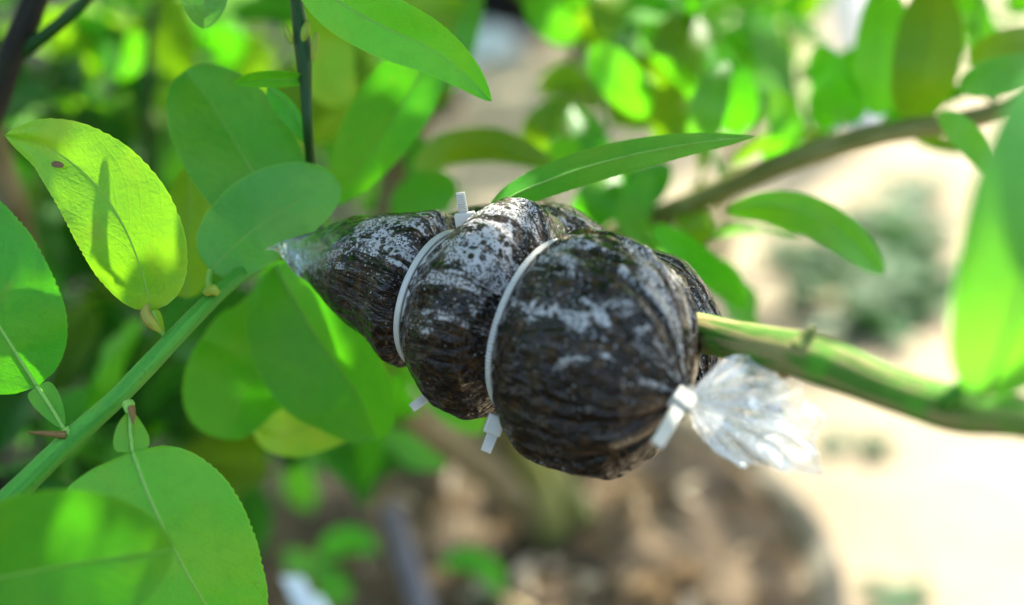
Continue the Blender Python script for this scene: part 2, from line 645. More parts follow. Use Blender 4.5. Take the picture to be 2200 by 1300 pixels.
# added dark ground sheet: darkens what the bundle reflects from below and behind
bl = [(-5.0, -2.6), (0.17, -2.6), (0.17, 0.2), (0.15, 0.9), (0.10, 1.25), (-0.10, 1.45), (-0.20, 1.9), (-0.30, 2.6), (-0.35, 3.4), (-0.5, 4.4), (-5.0, 4.6)]
bp = spline([(x, y) for x, y in bl[1:-1]], 60)
bv, bf = [], []
for k, (x, y) in enumerate(bp):
    xx = x + 0.02 * noise.noise(Vector((y * 6, 0, 9)))
    for t in range(13):
        px_ = -5.0 + (xx + 5.0) * (1 - (1 - t / 12) ** 2)
        bv.append((px_, y, 0.032 + 0.012 * noise.noise(Vector((px_ * 3, y * 3, 8)))))
for k in range(len(bp) - 1):
    for t in range(12):
        bf.append((k*13 + t, k*13 + t + 1, (k+1)*13 + t + 1, (k+1)*13 + t))
dark_ground = link_mesh("added_dark_ground", bv, bf, M['sheet_dark'])
dark_ground['kind'] = 'structure'

# ------------------------------------------------------------------ leaves
SV = np.array([-1, -0.93, -0.78, -0.58, -0.36, -0.18, -0.06, 0, 0.06, 0.18, 0.36, 0.58, 0.78, 0.93, 1])


def width_profile(t, a, b):
    pk = a / (a + b)
    return (t / pk) ** a * ((1 - t) / (1 - pk)) ** b


def blade(mid, wl, wr, a=0.55, b=0.65, tilt=0.0, fold=0.12, wave=0.01, seg=60, seed=0.0, cren=0.03, ncren=27):
    """Leaf blade: mid = (px, py, d) base to tip; widths in photo pixels; angles in radians."""
    s = spline(mid, seg + 1)
    pos = [P(*r[:3]) for r in s]
    verts, uvs, faces = [], [], []
    L = sum((pos[i+1] - pos[i]).length for i in range(seg))
    tip_cam = -FWD
    for i, p in enumerate(pos):
        # denser towards base and tip
        t = i / seg
        T = (pos[min(i+1, seg)] - pos[max(i-1, 0)]).normalized()
        S = T.cross((CAM - p).normalized())
        if S.length < 1e-4:
            S = RIGHT.copy()
        S.normalize()
        N = S.cross(T).normalized()
        if N.dot(tip_cam) < 0:
            N = -N
        w = width_profile(min(max(t, 1e-4), 1 - 1e-4), a, b)
        cr = 1 + cren * abs(math.sin(math.pi * t * ncren)) - cren + 0.02 * noise.noise(Vector((t * 5, seed, 0)))
        mpp = K * s[i][2]
        for q in SV:
            side = wr if q >= 0 else wl
            ang = tilt + (fold if q >= 0 else -fold)
            ca = max(abs(math.cos(ang)), 0.15)
            x = q * side * w * mpp * (cr if abs(q) > 0.9 else 1)
            ud = wave * L * noise.noise(Vector((t * 3.1 + seed, q * 1.3, seed * 2.3)))
            ud += 0.35 * wave * L * noise.noise(Vector((t * 9 + seed, q * 2.5, 5))) * abs(q)
            verts.append(p + (S * math.cos(ang) + N * math.sin(ang)) * (x / ca) + N * ud)
            uvs.append((t, 0.5 + 0.5 * q))
    m = len(SV)
    for i in range(seg):
        for k in range(m - 1):
            faces.append((i*m + k, i*m + k + 1, (i+1)*m + k + 1, (i+1)*m + k))
    cen = pos[0]
    midv = [verts[i*m + 7] for i in range(seg + 1)]
    return verts, faces, uvs, cen, midv, N


def leaf(tree, mid, wl, wr, mat='leaf', label=None, rib=True, pet=None, wing=0.0, ribr=5.0, **kw):
    v, f, u, cen, midv, N = blade(mid, wl, wr, seed=random.uniform(0, 50), **kw)
    o = link_mesh("leaf", [x - cen for x in v], f, M[mat], None, u)
    o.location = cen
    attach(o, tree)
    if label:
        o['label'] = label
    if rib:
        n = len(midv)
        mpp = K * mid[0][2]
        rad = [max(0.75 * ribr * mpp * (1 - 0.9 * i / (n - 1)), 0.00008) for i in range(n)]
        tube("midrib", [x - N * (0.2 * r) for x, r in zip(midv, rad)], rad, M['rib'], o, 6)
    if pet:
        if wing:
            pv, pf, pu, pc, pm, pN = blade(pet, wing, wing, a=0.75, b=0.22, fold=0.2, wave=0.01, seg=24, seed=3.0,
                                           ncren=12)
            w = link_mesh("winged_petiole", [x - pc for x in pv], pf, M[mat], None, pu)
            w.location = pc
            attach(w, o)
            rr = [4.5 * K * pet[0][2]] * len(pm)
            tube("petiole", [x + pN * 0.0002 for x in pm], rr, M['rib'], o, 7)
        else:
            pp = [(*q, 6.0) if len(q) == 3 else q for q in pet]
            ptube("petiole", pp, M['rib'], o, 10, 8)
    return o


# generic leaves for twigs further off (length 1 along +Y, normal +Z, base at the origin)
def generic_leaf_mesh(name, mat, seed, fat):
    verts, faces, uvs = [], [], []
    seg, sv = 12, [-1, -0.6, -0.25, 0, 0.25, 0.6, 1]
    rnd = random.Random(seed)
    bend = rnd.uniform(-0.5, 0.25)
    fold = rnd.uniform(0.1, 0.5)
    for i in range(seg + 1):
        t = i / seg
        w = fat * width_profile(min(max(t, 1e-3), 1 - 1e-3), 0.6, 0.75)
        y = 0.10 + 0.90 * t
        for q in sv:
            x = q * w
            z = bend * t * t * 0.5 + abs(x) * fold + 0.05 * noise.noise(Vector((t * 4, q * 2, seed * 3.7)))
            verts.append((x, y - 0.1 * bend * t, z))
            uvs.append((t, 0.5 + 0.5 * q))
    m = len(sv)
    for i in range(seg):
        for k in range(m - 1):
            faces.append((i*m + k, i*m + k+1, (i+1)*m + k+1, (i+1)*m + k))
    # short petiole
    b = len(verts)
    pv, pf, pu = tube_data([Vector((0, 0, 0)), Vector((0, 0.06, 0.0)), Vector((0, 0.13, 0.004))], [0.022, 0.02, 0.012], 5)
    verts += [tuple(x) for x in pv]
    uvs += [(0.3, 0.8)] * len(pv)
    faces += [tuple(b + i for i in f) for f in pf]
    me = bpy.data.meshes.new(name)
    me.from_pydata(verts, [], faces)
    uvl = me.uv_layers.new(name="UVMap")
    for lp in me.loops:
        uvl.data[lp.index].uv = uvs[lp.vertex_index]
    me.polygons.foreach_set("use_smooth", [True] * len(me.polygons))
    me.materials.append(mat)
    return me


GEN = {}
for key in ('leaf', 'fresh', 'yellow', 'olive', 'dark', 'pale', 'weed'):
    GEN[key] = [generic_leaf_mesh("leaf_blade_" + key, M[key], i + 1, f) for i, f in enumerate((0.25, 0.29, 0.22))]


def leaf_matrix(pos, direc, up, size, roll=0.0):
    y = direc.normalized()
    x = y.cross(up)
    if x.length < 1e-4:
        x = y.orthogonal()
    x.normalize()
    z = x.cross(y)
    m = Matrix((x, y, z)).transposed().to_4x4()
    m = m @ Matrix.Rotation(roll, 4, 'Y')
    return Matrix.Translation(pos) @ m @ Matrix.Scale(size, 4)


def put_leaf(tree, pos, direc, up, size, key, rnd, roll=0.0):
    o = bpy.data.objects.new("leaf", rnd.choice(GEN[key]))
    COL.objects.link(o)
    o.matrix_basis = leaf_matrix(pos, direc, up, size, roll)
    attach(o, tree)
    return o


def leafy_twig(tree, pts, nleaf, size, keys, seed, mat='twig', r=(7, 3), out=1.0):
    """A twig through (px, py, d) with alternate leaves."""
    rnd = random.Random(seed)
    n = 16
    s = spline(pts, n)
    pos = [P(*q[:3]) for q in s]
    rad = [(r[0] + (r[1] - r[0]) * i / (n - 1)) * K * s[i][2] for i in range(n)]
    tube("twig", pos, rad, M[mat], tree, 7)
    for k in range(nleaf):
        t = (k + 0.6) / nleaf * (n - 1)
        i = min(int(t), n - 2)
        p = pos[i].lerp(pos[i+1], t - i)
        T = (pos[i+1] - pos[i]).normalized()
        a = k * 2.4 + rnd.uniform(-0.5, 0.5)
        o1 = T.orthogonal().normalized()
        o2 = T.cross(o1)
        d = (o1 * math.cos(a) + o2 * math.sin(a)) * out + T * rnd.uniform(0.2, 0.7) + Vector((0, 0, rnd.uniform(-0.5, 0.3)))
        up = Vector((rnd.uniform(-0.7, 0.7), rnd.uniform(-0.9, 0.5), 0.8))
        put_leaf(tree, p, d, up, size * rnd.uniform(0.75, 1.2), rnd.choice(keys), rnd, rnd.uniform(-0.4, 0.4))


# ------------------------------------------------------------------ the lime tree that carries the bundle
tree = thing("lime_tree", "green thorny lime tree whose striped branch carries the plastic wrapped bundle", "tree",
             hit(2700, 1300, 0.0))
BR = [(2750, 1250, 0.33, 60), (2480, 1030, 0.32, 52), (2200, 897, 0.318, 45), (2060, 880, 0.325, 51), (1900, 830, 0.338, 48), (1760, 773, 0.352, 53),
      (1690, 756, 0.362, 49), (1560, 727, 0.384, 43), (1470, 707, 0.402, 41), (1300, 650, 0.424, 34), (1000, 570, 0.438, 26),
      (760, 556, 0.455, 15)]
ptube("branch", BR, M['branch'], tree, 90, 18, 0.07, 1.0)
pb = P(2750, 1250, 0.33)
tube("trunk", [Vector((pb.x + 0.05, pb.y + 0.02, -0.02)), Vector((pb.x + 0.03, pb.y + 0.01, 0.3)), pb + Vector((0.004, 0, 0.01)),
               pb + Vector((0.02, 0.1, 0.35)), pb + Vector((-0.05, 0.35, 0.6))], [0.018, 0.015, 0.012, 0.009, 0.006], M['bark'], tree, 12, 0.1)
# node stub on the branch
ptube("spur", [(1728, 748, 0.352, 30), (1738, 724, 0.351, 14), (1743, 710, 0.350, 8), (1747, 700, 0.350, 4)], M['branch'], tree, 10, 10, 0.1)
ptube("spur", [(1690, 775, 0.362, 30), (1683, 800, 0.361, 17), (1679, 812, 0.361, 8)], M['thorn'], tree, 8, 10, 0.1)
TW = [(760, 556, 0.455, 15), (680, 556, 0.459, 14), (600, 545, 0.459, 14), (545, 572, 0.452, 16), (500, 603, 0.441, 17), (430, 668, 0.425, 19), (350, 752, 0.417, 21),
      (250, 856, 0.410, 22), (140, 955, 0.404, 24), (40, 1052, 0.398, 26), (-80, 1170, 0.392, 30)]
ptube("twig", TW, M['twig'], tree, 60, 16, 0.03, 5.0)
# upright stem
ST = [(600, -260, 0.44, 12), (622, -90, 0.44, 13), (638, 10, 0.44, 14), (650, 95, 0.44, 18), (657, 190, 0.441, 13), (662, 290, 0.443, 11), (668, 345, 0.452, 11), (674, 420, 0.46, 11),
      (690, 500, 0.461, 10), (740, 560, 0.459, 10)]
ptube("twig", ST, M['stem_dark'], tree, 40, 10, 0.06, 9.0)
for (x, y, w, h, dx) in ((620, 55, 8, 40, -8), (655, 45, 10, 50, 6), (676, 70, 8, 60, 4)):
    ptube("bud", [(x - dx, y + h, 0.4385, 4), (x, y + h * .5, 0.438, w), (x + dx, y, 0.438, 5)], M['bud'], tree, 8, 8)

# leaf with the dark spot, upper left
leaf(tree, [(326, 668, .417), (302, 575, .413), (258, 470, .410), (190, 380, .410), (105, 318, .412), (10, 291, .416)], 106, 116, 'yellow',
     "yellowing green leaf with a dark brown spot near its tip", a=0.50, b=0.80, tilt=0.25, fold=0.10, wave=0.02,
     pet=[(352, 722, .4185), (335, 690, .4165), (326, 668, .416)], wing=16, ribr=2)
# spot on it
sp = []
sc_ = P(125, 354, .4085)
for k in range(9):
    a = 2 * math.pi * k / 9
    r = (1 + 0.25 * math.sin(k * 5.1)) * 0.41 * K
    sp.append(sc_ + RIGHT * (math.cos(a) * 13 * r) + UP * (math.sin(a) * 9 * r))
link_mesh("dry_spot", sp + [sc_ + FWD * -0.0004], [(k, (k + 1) % 9, 9) for k in range(9)], M['litter'], tree)
ptube("bud", [(345, 712, .415, 5), (322, 690, .4135, 13), (312, 672, .4135, 11), (316, 652, .4135, 3)], M['bud'], tree, 12, 10)
# leaf cut by the left edge
leaf(tree, [(80, 830, .405), (20, 735, .402), (-50, 620, .400), (-105, 490, .402), (-130, 370, .405)], 165, 152, 'leaf',
     "broad green leaf reaching in past the left edge", a=0.5, b=0.6, tilt=0.3, fold=0.1,
     pet=[(138, 922, .4035), (108, 872, .404), (80, 830, .405)], wing=30, ribr=6)
ptube("petiole", [(138, 922, .4035, 10), (150, 935, .4035, 12)], M['rib'], tree, 6, 8)
th = ptube("thorn", [(142, 934, .4015, 10), (128, 934, .401, 8), (95, 931, .400, 6), (58, 929, .399, 1)], M['thorn'], tree, 10, 8)
# big leaf at the bottom
leaf(tree, [(285, 970, .396), (318, 1060, .392), (362, 1155, .390), (415, 1255, .391), (470, 1340, .394), (540, 1440, .400)], 172, 250, 'fresh',
     "large broad leaf hanging below the twig with a pale midrib", a=0.42, b=0.62, tilt=0.05, fold=0.06, wave=0.015,
     pet=[(280, 882, .400), (280, 925, .398), (285, 972, .396)], wing=38, ribr=6.5)
ptube("twig", [(2030, 868, .322, 22), (2080, 822, .31, 19), (2150, 745, .30, 17), (2240, 650, .295, 15), (2400, 470, .29, 13)], M['twig'], tree, 16, 10, .05, 2.)
ptube("petiole", [(276, 868, .404, 14), (280, 890, .400, 8)], M['rib'], tree, 6, 8)
ptube("thorn", [(282, 876, .398, 9), (285, 895, .396, 6), (286, 912, .395, 1)], M['thorn'], tree, 8, 8)
# blurred leaf in the corner
leaf(tree, [(-140, 1275, .350), (-20, 1245, .349), (120, 1218, .350), (260, 1195, .353), (375, 1180, .357)], 165, 175, 'leaf',
     "blurred green leaf in front at the lower corner", a=0.55, b=0.62, tilt=-0.3, fold=0.12, ribr=3)
# upper centre leaf, tip to the right
leaf(tree, [(640, -60, .432), (730, 5, .428), (830, 60, .424), (930, 108, .421), (1000, 160, .420), (1056, 218, .420)], 70, 66, 'fresh',
     "long fresh leaf pointing down beside the pale ground", a=0.45, b=0.75, tilt=-0.2, fold=0.18,
     pet=[(640, -60, .432), (632, -50, .436), (630, -40, .439)], ribr=3)
# small leaf tip at the top
leaf(tree, [(430, -120, .428), (433, -50, .427), (438, 10, .427), (438, 62, .428)], 58, 58, 'pale', None, a=0.45, b=0.62, tilt=0.5, fold=0.2, ribr=4)
# oval pale leaf by the bundle tip
leaf(tree, [(452, 582, .443), (512, 522, .446), (580, 468, .447), (650, 428, .448), (729, 392, .450)], 104, 84, 'pale',
     "matt oval leaf touching the clear tip of the bundle", a=0.42, b=0.5, tilt=0.2, fold=0.05, wave=0.03,
     pet=[(458, 636, .432), (448, 605, .438), (452, 580, .443)], ribr=3)
ptube("bud", [(440, 632, .4265, 8), (455, 622, .426, 13), (470, 632, .4265, 7)], M['bud'], tree, 8, 8)
# dark leaf behind it with a turned edge
leaf(tree, [(640, 500, .455), (575, 420, .455), (520, 330, .456), (465, 240, .459), (400, 150, .462)], 122, 120, 'leaf',
     "dark green leaf in the shade behind the oval leaf", a=0.5, b=0.48, tilt=-0.2, fold=0.1, ribr=3)
leaf(tree, [(660, 172, .442), (620, 172, .440), (570, 172, .439), (505, 178, .440)], 16, 20, 'fresh', None, a=0.5, b=0.6, tilt=0.0, fold=0.9, ribr=3)
leaf(tree, [(575, 185, .448), (612, 220, .447), (640, 260, .447), (658, 310, .448)], 14, 30, 'leaf', None, a=0.6, b=0.8, ribr=2)
# pale yellowish one between
leaf(tree, [(400, 640, .475), (402, 540, .475), (405, 450, .476), (412, 360, .48)], 52, 58, 'yellow', None, a=0.4, b=0.45, ribr=3)
# narrow leaf over the bundle
leaf(tree, [(1035, 475, .432), (1085, 432, .428), (1190, 383, .425), (1320, 342, .424), (1470, 311, .426), (1625, 293, .430)], 38, 38, 'pale',
     "long narrow folded leaf rising over the bundle", a=0.55, b=0.8, tilt=0.25, fold=-0.85, wave=0.004, ribr=4)
# two toned leaf in the back
leaf(tree, [(940, 90, .50), (885, 190, .50), (820, 290, .505), (765, 370, .51), (715, 440, .515)], 66, 92, 'leaf',
     "two toned leaf hanging behind the upright stem", a=0.5, b=0.7, tilt=0.1, fold=0.35, ribr=3)
# pair below the bundle tip
leaf(tree, [(620, 600, .50), (612, 690, .50), (570, 780, .50), (520, 850, .505), (490, 945, .51)], 95, 140, 'leaf', None, a=0.5, b=0.5, tilt=0.3, fold=0.2, ribr=3)
leaf(tree, [(590, 570, .482), (640, 660, .480), (705, 760, .480), (770, 850, .482), (812, 945, .486)], 88, 150, 'leaf',
     "leaf below the bundle tip with a bright sunlit stripe", a=0.5, b=0.5, tilt=-0.35, fold=0.25, ribr=4)
leaf(tree, [(830, 800, .51), (760, 870, .508), (690, 905, .508), (600, 930, .51), (545, 915, .515)], 62, 70, 'yellow', None, a=0.5, b=0.5, ribr=3)
# blurred leaf in front on the right
leaf(tree, [(2118, 850, .300), (2160, 740, .285), (2205, 600, .278), (2245, 430, .276), (2300, 230, .280), (2350, 60, .288)], 150, 165, 'pale',
     "large soft blurred leaf rising in front of the branch end", a=0.5, b=0.6, tilt=-0.3, fold=0.15, ribr=8,
     pet=[(2070, 838, .315, 13), (2090, 850, .306, 11), (2118, 850, .300, 10)])
# leaves on the pouch side of the branch, right
leaf(tree, [(1560, 452, .52), (1640, 440, .51), (1730, 455, .505), (1820, 505, .505), (1900, 585, .51)], 38, 48, 'fresh',
     "curved leaf over the sandy ground under the back branch", a=0.6, b=0.55, tilt=0.4, fold=0.2, ribr=3)

# foliage above the picture: it throws the shade on everything below
UPF_V, UPF_F, UPF_U = [], [], []
GAPS = [(P(*q[:3]), q[3]) for q in ((250, 320, .41, .003), (150, 300, .412, .001), (225, 610, .41, .003), (335, 450, .41, .001), (10, 745, .40, .007), (205, 1150, .35, .001),
                        (740, 850, .48, .001), (850, 468, .43, .002), (1015, 560, .405, .002), (1095, 410, .43, .001), (1000, 470, .414, .001), (1240, 530, .40, .003), (1650, 920, .39, .02), (1560, 860, .39, .01),
                         (1620, 60, 1.1, .09), (1700, 130, 1.05, .07), (1480, 80, 1.15, .07), (1560, 180, 1.1, .05), (1660, 280, .6, .02), (1310, 170, .6, .02), (260, 60, .85, .05), (330, 30, .85, .07), (180, 100, .9, .06), (540, 80, .95, .06), (60, 420, .9, .03),  (120, 150, .8, .03), 
                        (430, 220, .85, .04), (2110, 740, .28, .03), (2150, 600, .28, .03), (2160, 450, .28, .03), (2190, 300, .28, .03), (1650, 735, .365, .008), (1760, 770, .35, .014), (1900, 825, .33, .02), (2100, 860, .32, .02), (1450, 40, .65, .03), (1300, 30, .66, .03))]
rnd = random.Random(21)


def low_leaf(fat, bend, fold):
    v, u, f = [], [], []
    for i in range(7):
        t = i / 6
        w = fat * width_profile(min(max(t, 0.02), 0.98), 0.55, 0.65)
        for q in (-1, -.5, 0, .5, 1):
            v.append((q * w, t, bend * t * t + abs(q * w) * fold))
            u.append((t, .5 + .5 * q))
    for i in range(6):
        for k in range(4):
            f.append((i*5 + k, i*5 + k + 1, (i+1)*5 + k + 1, (i+1)*5 + k))
    return np.array(v), u, f


LOW = [low_leaf(.27, -.2, .2), low_leaf(.30, .1, .3), low_leaf(.25, -.35, .1)]


GP = np.array([list(g_) for g_, r_ in GAPS])
GR = np.array([r_ for g_, r_ in GAPS])


def canopy(n, zr, xr, yr, keep, sizes):
    cnt = 0
    for _ in range(n * 12):
        if cnt >= n:
            break
        p = Vector((rnd.uniform(*xr), rnd.uniform(*yr), rnd.uniform(*zr)))
        g = p - SUN * (p.z / SUN.z)
        if not keep(g):
            continue
        q = pix_of(p)
        if q and -260 < q[0] < 2460 and -330 < q[1] < 1500:
            continue
        up = (SUN + Vector((rnd.uniform(-.7, .7), rnd.uniform(-.7, .7), rnd.uniform(-.5, .5)))).normalized()
        d = Vector((rnd.uniform(-1, 1), rnd.uniform(-1, 1), rnd.uniform(-.6, .1)))
        L = rnd.uniform(*sizes)
        mt = np.array(leaf_matrix(p, d, up, L))
        # where each sunlit spot's ray meets the leaf, in leaf lengths: skip the leaf if it would cover one
        A = np.column_stack([mt[:3, 0], mt[:3, 1], -np.array(SUN)])
        q_ = np.linalg.solve(A, (GP - np.array(p)).T)
        if (((q_[1] - .5) / (.5 + GR / L)) ** 2 + (q_[0] / (.28 + GR / L)) ** 2 < 1).any():
            continue
        lv, lu, lf = rnd.choice(LOW)
        b = len(UPF_V)
        w = lv @ mt[:3, :3].T + mt[:3, 3]
        UPF_V.extend(map(tuple, w))
        UPF_U.extend(lu)
        UPF_F.extend(tuple(b + i for i in f) for f in lf)
        cnt += 1
    return cnt


# right above the bundle and the pot, then the crown reaching back over the yard
canopy(2000, (0.98, 1.35), (-0.8, 0.5), (0.4, 1.6), lambda g: g.x < 0.02 and g.y < 0.75, (.06, .085))
canopy(2600, (0.98, 1.65), (-1.4, 0.9), (0.35, 3.0), lambda g: g.x < 0.155 + 0.03 * math.sin(g.y * 9), (.065, .095))
canopy(2200, (0.98, 1.3), (-0.5, 0.45), (0.4, 1.2), lambda g: -0.62 < g.x < 0.02 and -0.6 < g.y < 0.15, (.028, .042))
canopy(3000, (1.1, 1.8), (-1.6, 1.2), (2.3, 5.3), lambda g: g.x < 0.34 + 0.12 * math.sin(g.y * 5) and g.y > 1.6, (.08, .12))
uf = link_mesh("upper_foliage", UPF_V, UPF_F, M['leaf'], tree, UPF_U)
uf['kind'] = 'stuff'
for k in range(7):
    rr = random.Random(50 + k)
    a = pb + Vector((0.0, 0.2, 0.5))
    e = Vector((rr.uniform(-0.8, 0.3), rr.uniform(0.6, 1.6), rr.uniform(1.2, 1.45)))
    m_ = a.lerp(e, 0.5) + Vector((0, 0, 0.12))
    tube("branch", [a, a.lerp(m_, .5) + Vector((0, 0, .03)), m_, e], [0.006, 0.005, 0.004, 0.002], M['bark'], tree, 7)

# ------------------------------------------------------------------ the wrapped bundle
bundle = thing("wrapped_bundle", "dark peat bundle in wet clear plastic bound round the lime branch", "plant wrap", P(1100, 700, 0.41))
V_ = -FWD
AX = (P(1468, 850, 0.3845) - P(640, 550, 0.4445)).normalized()
E1 = AX.cross(V_).normalized()
if E1.dot(UP) < 0:
    E1 = -E1
E2 = E1.cross(AX)
if E2.dot(V_) < 0:
    E2 = -E2


FOAM = [(P(790, 545, .418), .010, .55), (P(745, 555, .428), .006, .4), (P(870, 520, .412), .008, .3), (P(1000, 580, .392), .012, .45), (P(1060, 500, .40), .010, .35)]


def pouch(name, st, ties, mat, nu=300, nv=220, kz=1.0, pleat=1.0, seed=0.0, end_pleat=0.0, wet_bias=0.0, lump=0.055):
    s = spline([(a, b, c, d) for a, b, c, d in st], nu)
    pos = [P(*r[:3]) for r in s]
    rad = [max(r[3], 1.0) * K * r[2] for r in s]
    cum = [0.0]
    for i in range(1, nu):
        cum.append(cum[-1] + (pos[i] - pos[i-1]).length)
    tp = []
    for tx in ties:
        j = min(range(nu), key=lambda i: abs(s[i][0] - tx))
        tp.append(cum[j])
    verts, uvs, wet = [], [], []
    for i in range(nu):
        if st is REAR:
            T = (pos[min(i+1, nu-1)] - pos[max(i-1, 0)]).normalized()
            e1 = T.cross(V_).normalized()
            if e1.dot(UP) < 0:
                e1 = -e1
            e2 = e1.cross(T)
            if e2.dot(V_) < 0:
                e2 = -e2
        else:
            e1, e2 = E1, E2
        dt = min(abs(cum[i] - c) for c in tp) if tp else 1.0
        near = math.exp(-dt / 0.009)
        dend = cum[-1] - cum[i]
        nend = math.exp(-dend / 0.022) * end_pleat
        for k in range(nv):
            a = 2 * math.pi * k / nv
            ca, sa = math.cos(a), math.sin(a)
            r = rad[i]
            p = pos[i] + (e1 * ca + e2 * (sa * kz)) * r
            q = p * 1.0
            f = lump * noise.noise(q * 55 + Vector((seed, 0, 0))) + 0.030 * noise.noise(q * 130) + 0.012 * noise.noise(q * 320)
            # gathers at the ties
            w1 = noise.noise(Vector((ca * 5.5, sa * 5.5, seed + 3 + cum[i] * 12)))
            w2 = noise.noise(Vector((ca * 13, sa * 13, seed + 7 + cum[i] * 25)))
            f += near * pleat * (0.035 * w1 + 0.030 * w2)
            f += nend * (0.20 * w1 + 0.10 * w2)
            f += 0.012 * w2
            # flattish facets where the film is pulled tight
            nrm = e1 * ca + e2 * sa
            verts.append(p + nrm * (r * f))
            uvs.append((cum[i] * 10, k / nv * 2))
            w_ = min(max(0.15 + 0.95 * nrm.dot(Vector((-0.3, 0.1, 0.95))) + wet_bias, 0), 1)
            if sa > 0:
                w_ += sum(am * math.exp(-(((p + nrm * (r * f)) - c_).length / sg) ** 2) for c_, sg, am in FOAM)
            wet.append(w_)
    faces = []
    for i in range(nu - 1):
        for k in range(nv):
            k2 = (k + 1) % nv
            faces.append((i*nv + k, i*nv + k2, (i+1)*nv + k2, (i+1)*nv + k))
    faces.append(tuple(range(nv))[::-1])
    faces.append(tuple((nu-1)*nv + k for k in range(nv)))
    o = link_mesh(name, verts, faces, mat, None, uvs)
    at = o.data.attributes.new("wet", 'FLOAT', 'POINT')
    at.data.foreach_set("value", wet)
    attach(o, bundle)
    return o


FRONT = [(652, 592, .4425, 4), (668, 586, .442, 20), (706, 578, .4405, 58), (768, 578, .4365, 108), (865, 601, .430, 150), (918, 628, .4265, 166),
         (942, 643, .425, 141), (966, 652, .4235, 168), (1008, 656, .421, 214), (1057, 663, .418, 235), (1110, 680, .414, 226), (1155, 703, .411, 178),
         (1175, 714, .409, 212), (1212, 738, .4055, 247), (1268, 762, .400, 259), (1330, 785, .393, 250), (1390, 808, .385, 220),
         (1433, 828, .379, 164), (1458, 842, .3745, 92), (1468, 848, .3715, 42), (1473, 852, .369, 18)]
REAR = [(930, 575, .446, 60), (955, 560, .447, 82), (1010, 548, .448, 98), (1090, 556, .448, 122), (1165, 575, .446, 140), (1235, 600, .443, 124), (1285, 622, .440, 98),
        (1345, 645, .436, 122), (1405, 686, .430, 134), (1455, 735, .422, 112), (1492, 792, .412, 62), (1515, 832, .406, 14)]
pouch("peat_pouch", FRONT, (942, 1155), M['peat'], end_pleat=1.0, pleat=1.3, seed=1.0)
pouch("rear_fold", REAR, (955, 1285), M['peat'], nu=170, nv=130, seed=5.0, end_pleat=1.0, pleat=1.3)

# clear tip of the film
tip_st = spline([(592, 530, .4415, 7), (612, 533, .441, 18), (645, 541, .4405, 40), (690, 548, .4395, 64), (745, 562, .4375, 96), (800, 580, .4345, 126)], 60)
tv, tf = [], []
for i, r in enumerate(tip_st):
    c = P(*r[:3])
    rr = r[3] * K * r[2]
    kz = 0.30 + 0.72 * min(1, i / 50)
    for k in range(80):
        a = 2 * math.pi * k / 80
        f = (1.03 if i < 44 else 1.03 - 0.10 * (i - 44) / 15) + 0.10 * noise.noise(Vector((math.cos(a) * 2.5, math.sin(a) * 2.5, i * 0.06))) * (1 - i / 75) + 0.03 * noise.noise(Vector((math.cos(a) * 8, math.sin(a) * 8, i * 0.1)))
        tv.append(c + (E1 * math.cos(a) + E2 * math.sin(a) * kz) * rr * f)
for i in range(59):
    for k in range(80):
        k2 = (k + 1) % 80
        tf.append((i*80 + k, i*80 + k2, (i+1)*80 + k2, (i+1)*80 + k))
ft = link_mesh("film_tip", tv, tf, M['film'], bundle)
at = ft.data.attributes.new("tip", 'FLOAT', 'POINT')
at.data.foreach_set("value", [max(0.0, 1 - (i // 80) / 26.0) for i in range(len(tv))])
# loose flap at the very tip
fv, ff = [], []
fl = spline([(568, 537, .4395), (588, 536, .439), (612, 560, .4385), (640, 592, .438), (662, 606, .4375)], 20)
for i, r in enumerate(fl):
    w = (3, 26)[0] + 24 * math.sin(math.pi * i / 19) ** 0.7
    for j in range(6):
        q = j / 5
        fv.append(P(r[0] + q * w * 0.8, r[1] - q * w * 0.75, r[2] + 0.0012 * math.sin(q * 5 + i * .5)))
for i in range(19):
    for j in range(5):
        ff.append((i*6 + j, i*6 + j + 1, (i+1)*6 + j + 1, (i+1)*6 + j))
fo = link_mesh("film_flap", fv, ff, M['film'], bundle)
at = fo.data.attributes.new("tip", 'FLOAT', 'POINT')
at.data.foreach_set("value", [0.45] * len(fv))

# crumpled tail of the film behind the last tie
def film_tail(seed, d0, shrink, amp, off=0.0):
    phis = [-50, -38, -22, -8, 4, 14, 24, 36, 48, 62, 75]
    rads = [70, 125, 200, 222, 235, 290, 285, 245, 170, 95, 60]
    nr, nph = 56, 130
    v, f = [], []
    for j in range(nph):
        ph = -50 + 125 * j / (nph - 1)
        R = np.interp(ph + off, phis, rads) * 1.08 * shrink * (1 + 0.20 * noise.noise(Vector((ph * .10, seed, 0))))
        for i in range(nr):
            t = i / (nr - 1)
            a = math.radians(ph + 9 * t * noise.noise(Vector((ph * 0.05, t * 2.5, seed + 2))))
            rr = 6 + R * t
            x = 1474 + rr * math.cos(a)
            y = 856 + rr * math.sin(a)
            q = Vector((x * 0.0085, y * 0.0085, seed))
            # sharp creases between flat facets
            cr = 1 - 2.2 * math.sqrt(noise.noise(q) ** 2 + .01) + 0.15 * (1 - 2 * math.sqrt(noise.noise(q * 2.1 + Vector((7, 0, 0))) ** 2 + .02))
            pl = 0.5 * math.sin(ph * 0.45 + seed + 2 * noise.noise(Vector((ph * .07, t, seed)))) * (1 - 0.7 * t) + 0.7 * cr + 0.5 * noise.noise(Vector((ph * 0.08, t * 1.4, seed + 5)))
            v.append(P(x, y, d0 + amp * pl * min(1, t * 1.6)))
    for j in range(nph - 1):
        for i in range(nr - 1):
            f.append((j*nr + i, j*nr + i + 1, (j+1)*nr + i + 1, (j+1)*nr + i))
    return link_mesh("film_tail", v, f, M['crumple'], bundle)


film_tail(1.0, 0.364, 1.0, 0.0030)
film_tail(6.0, 0.369, 0.9, 0.0035, -6)


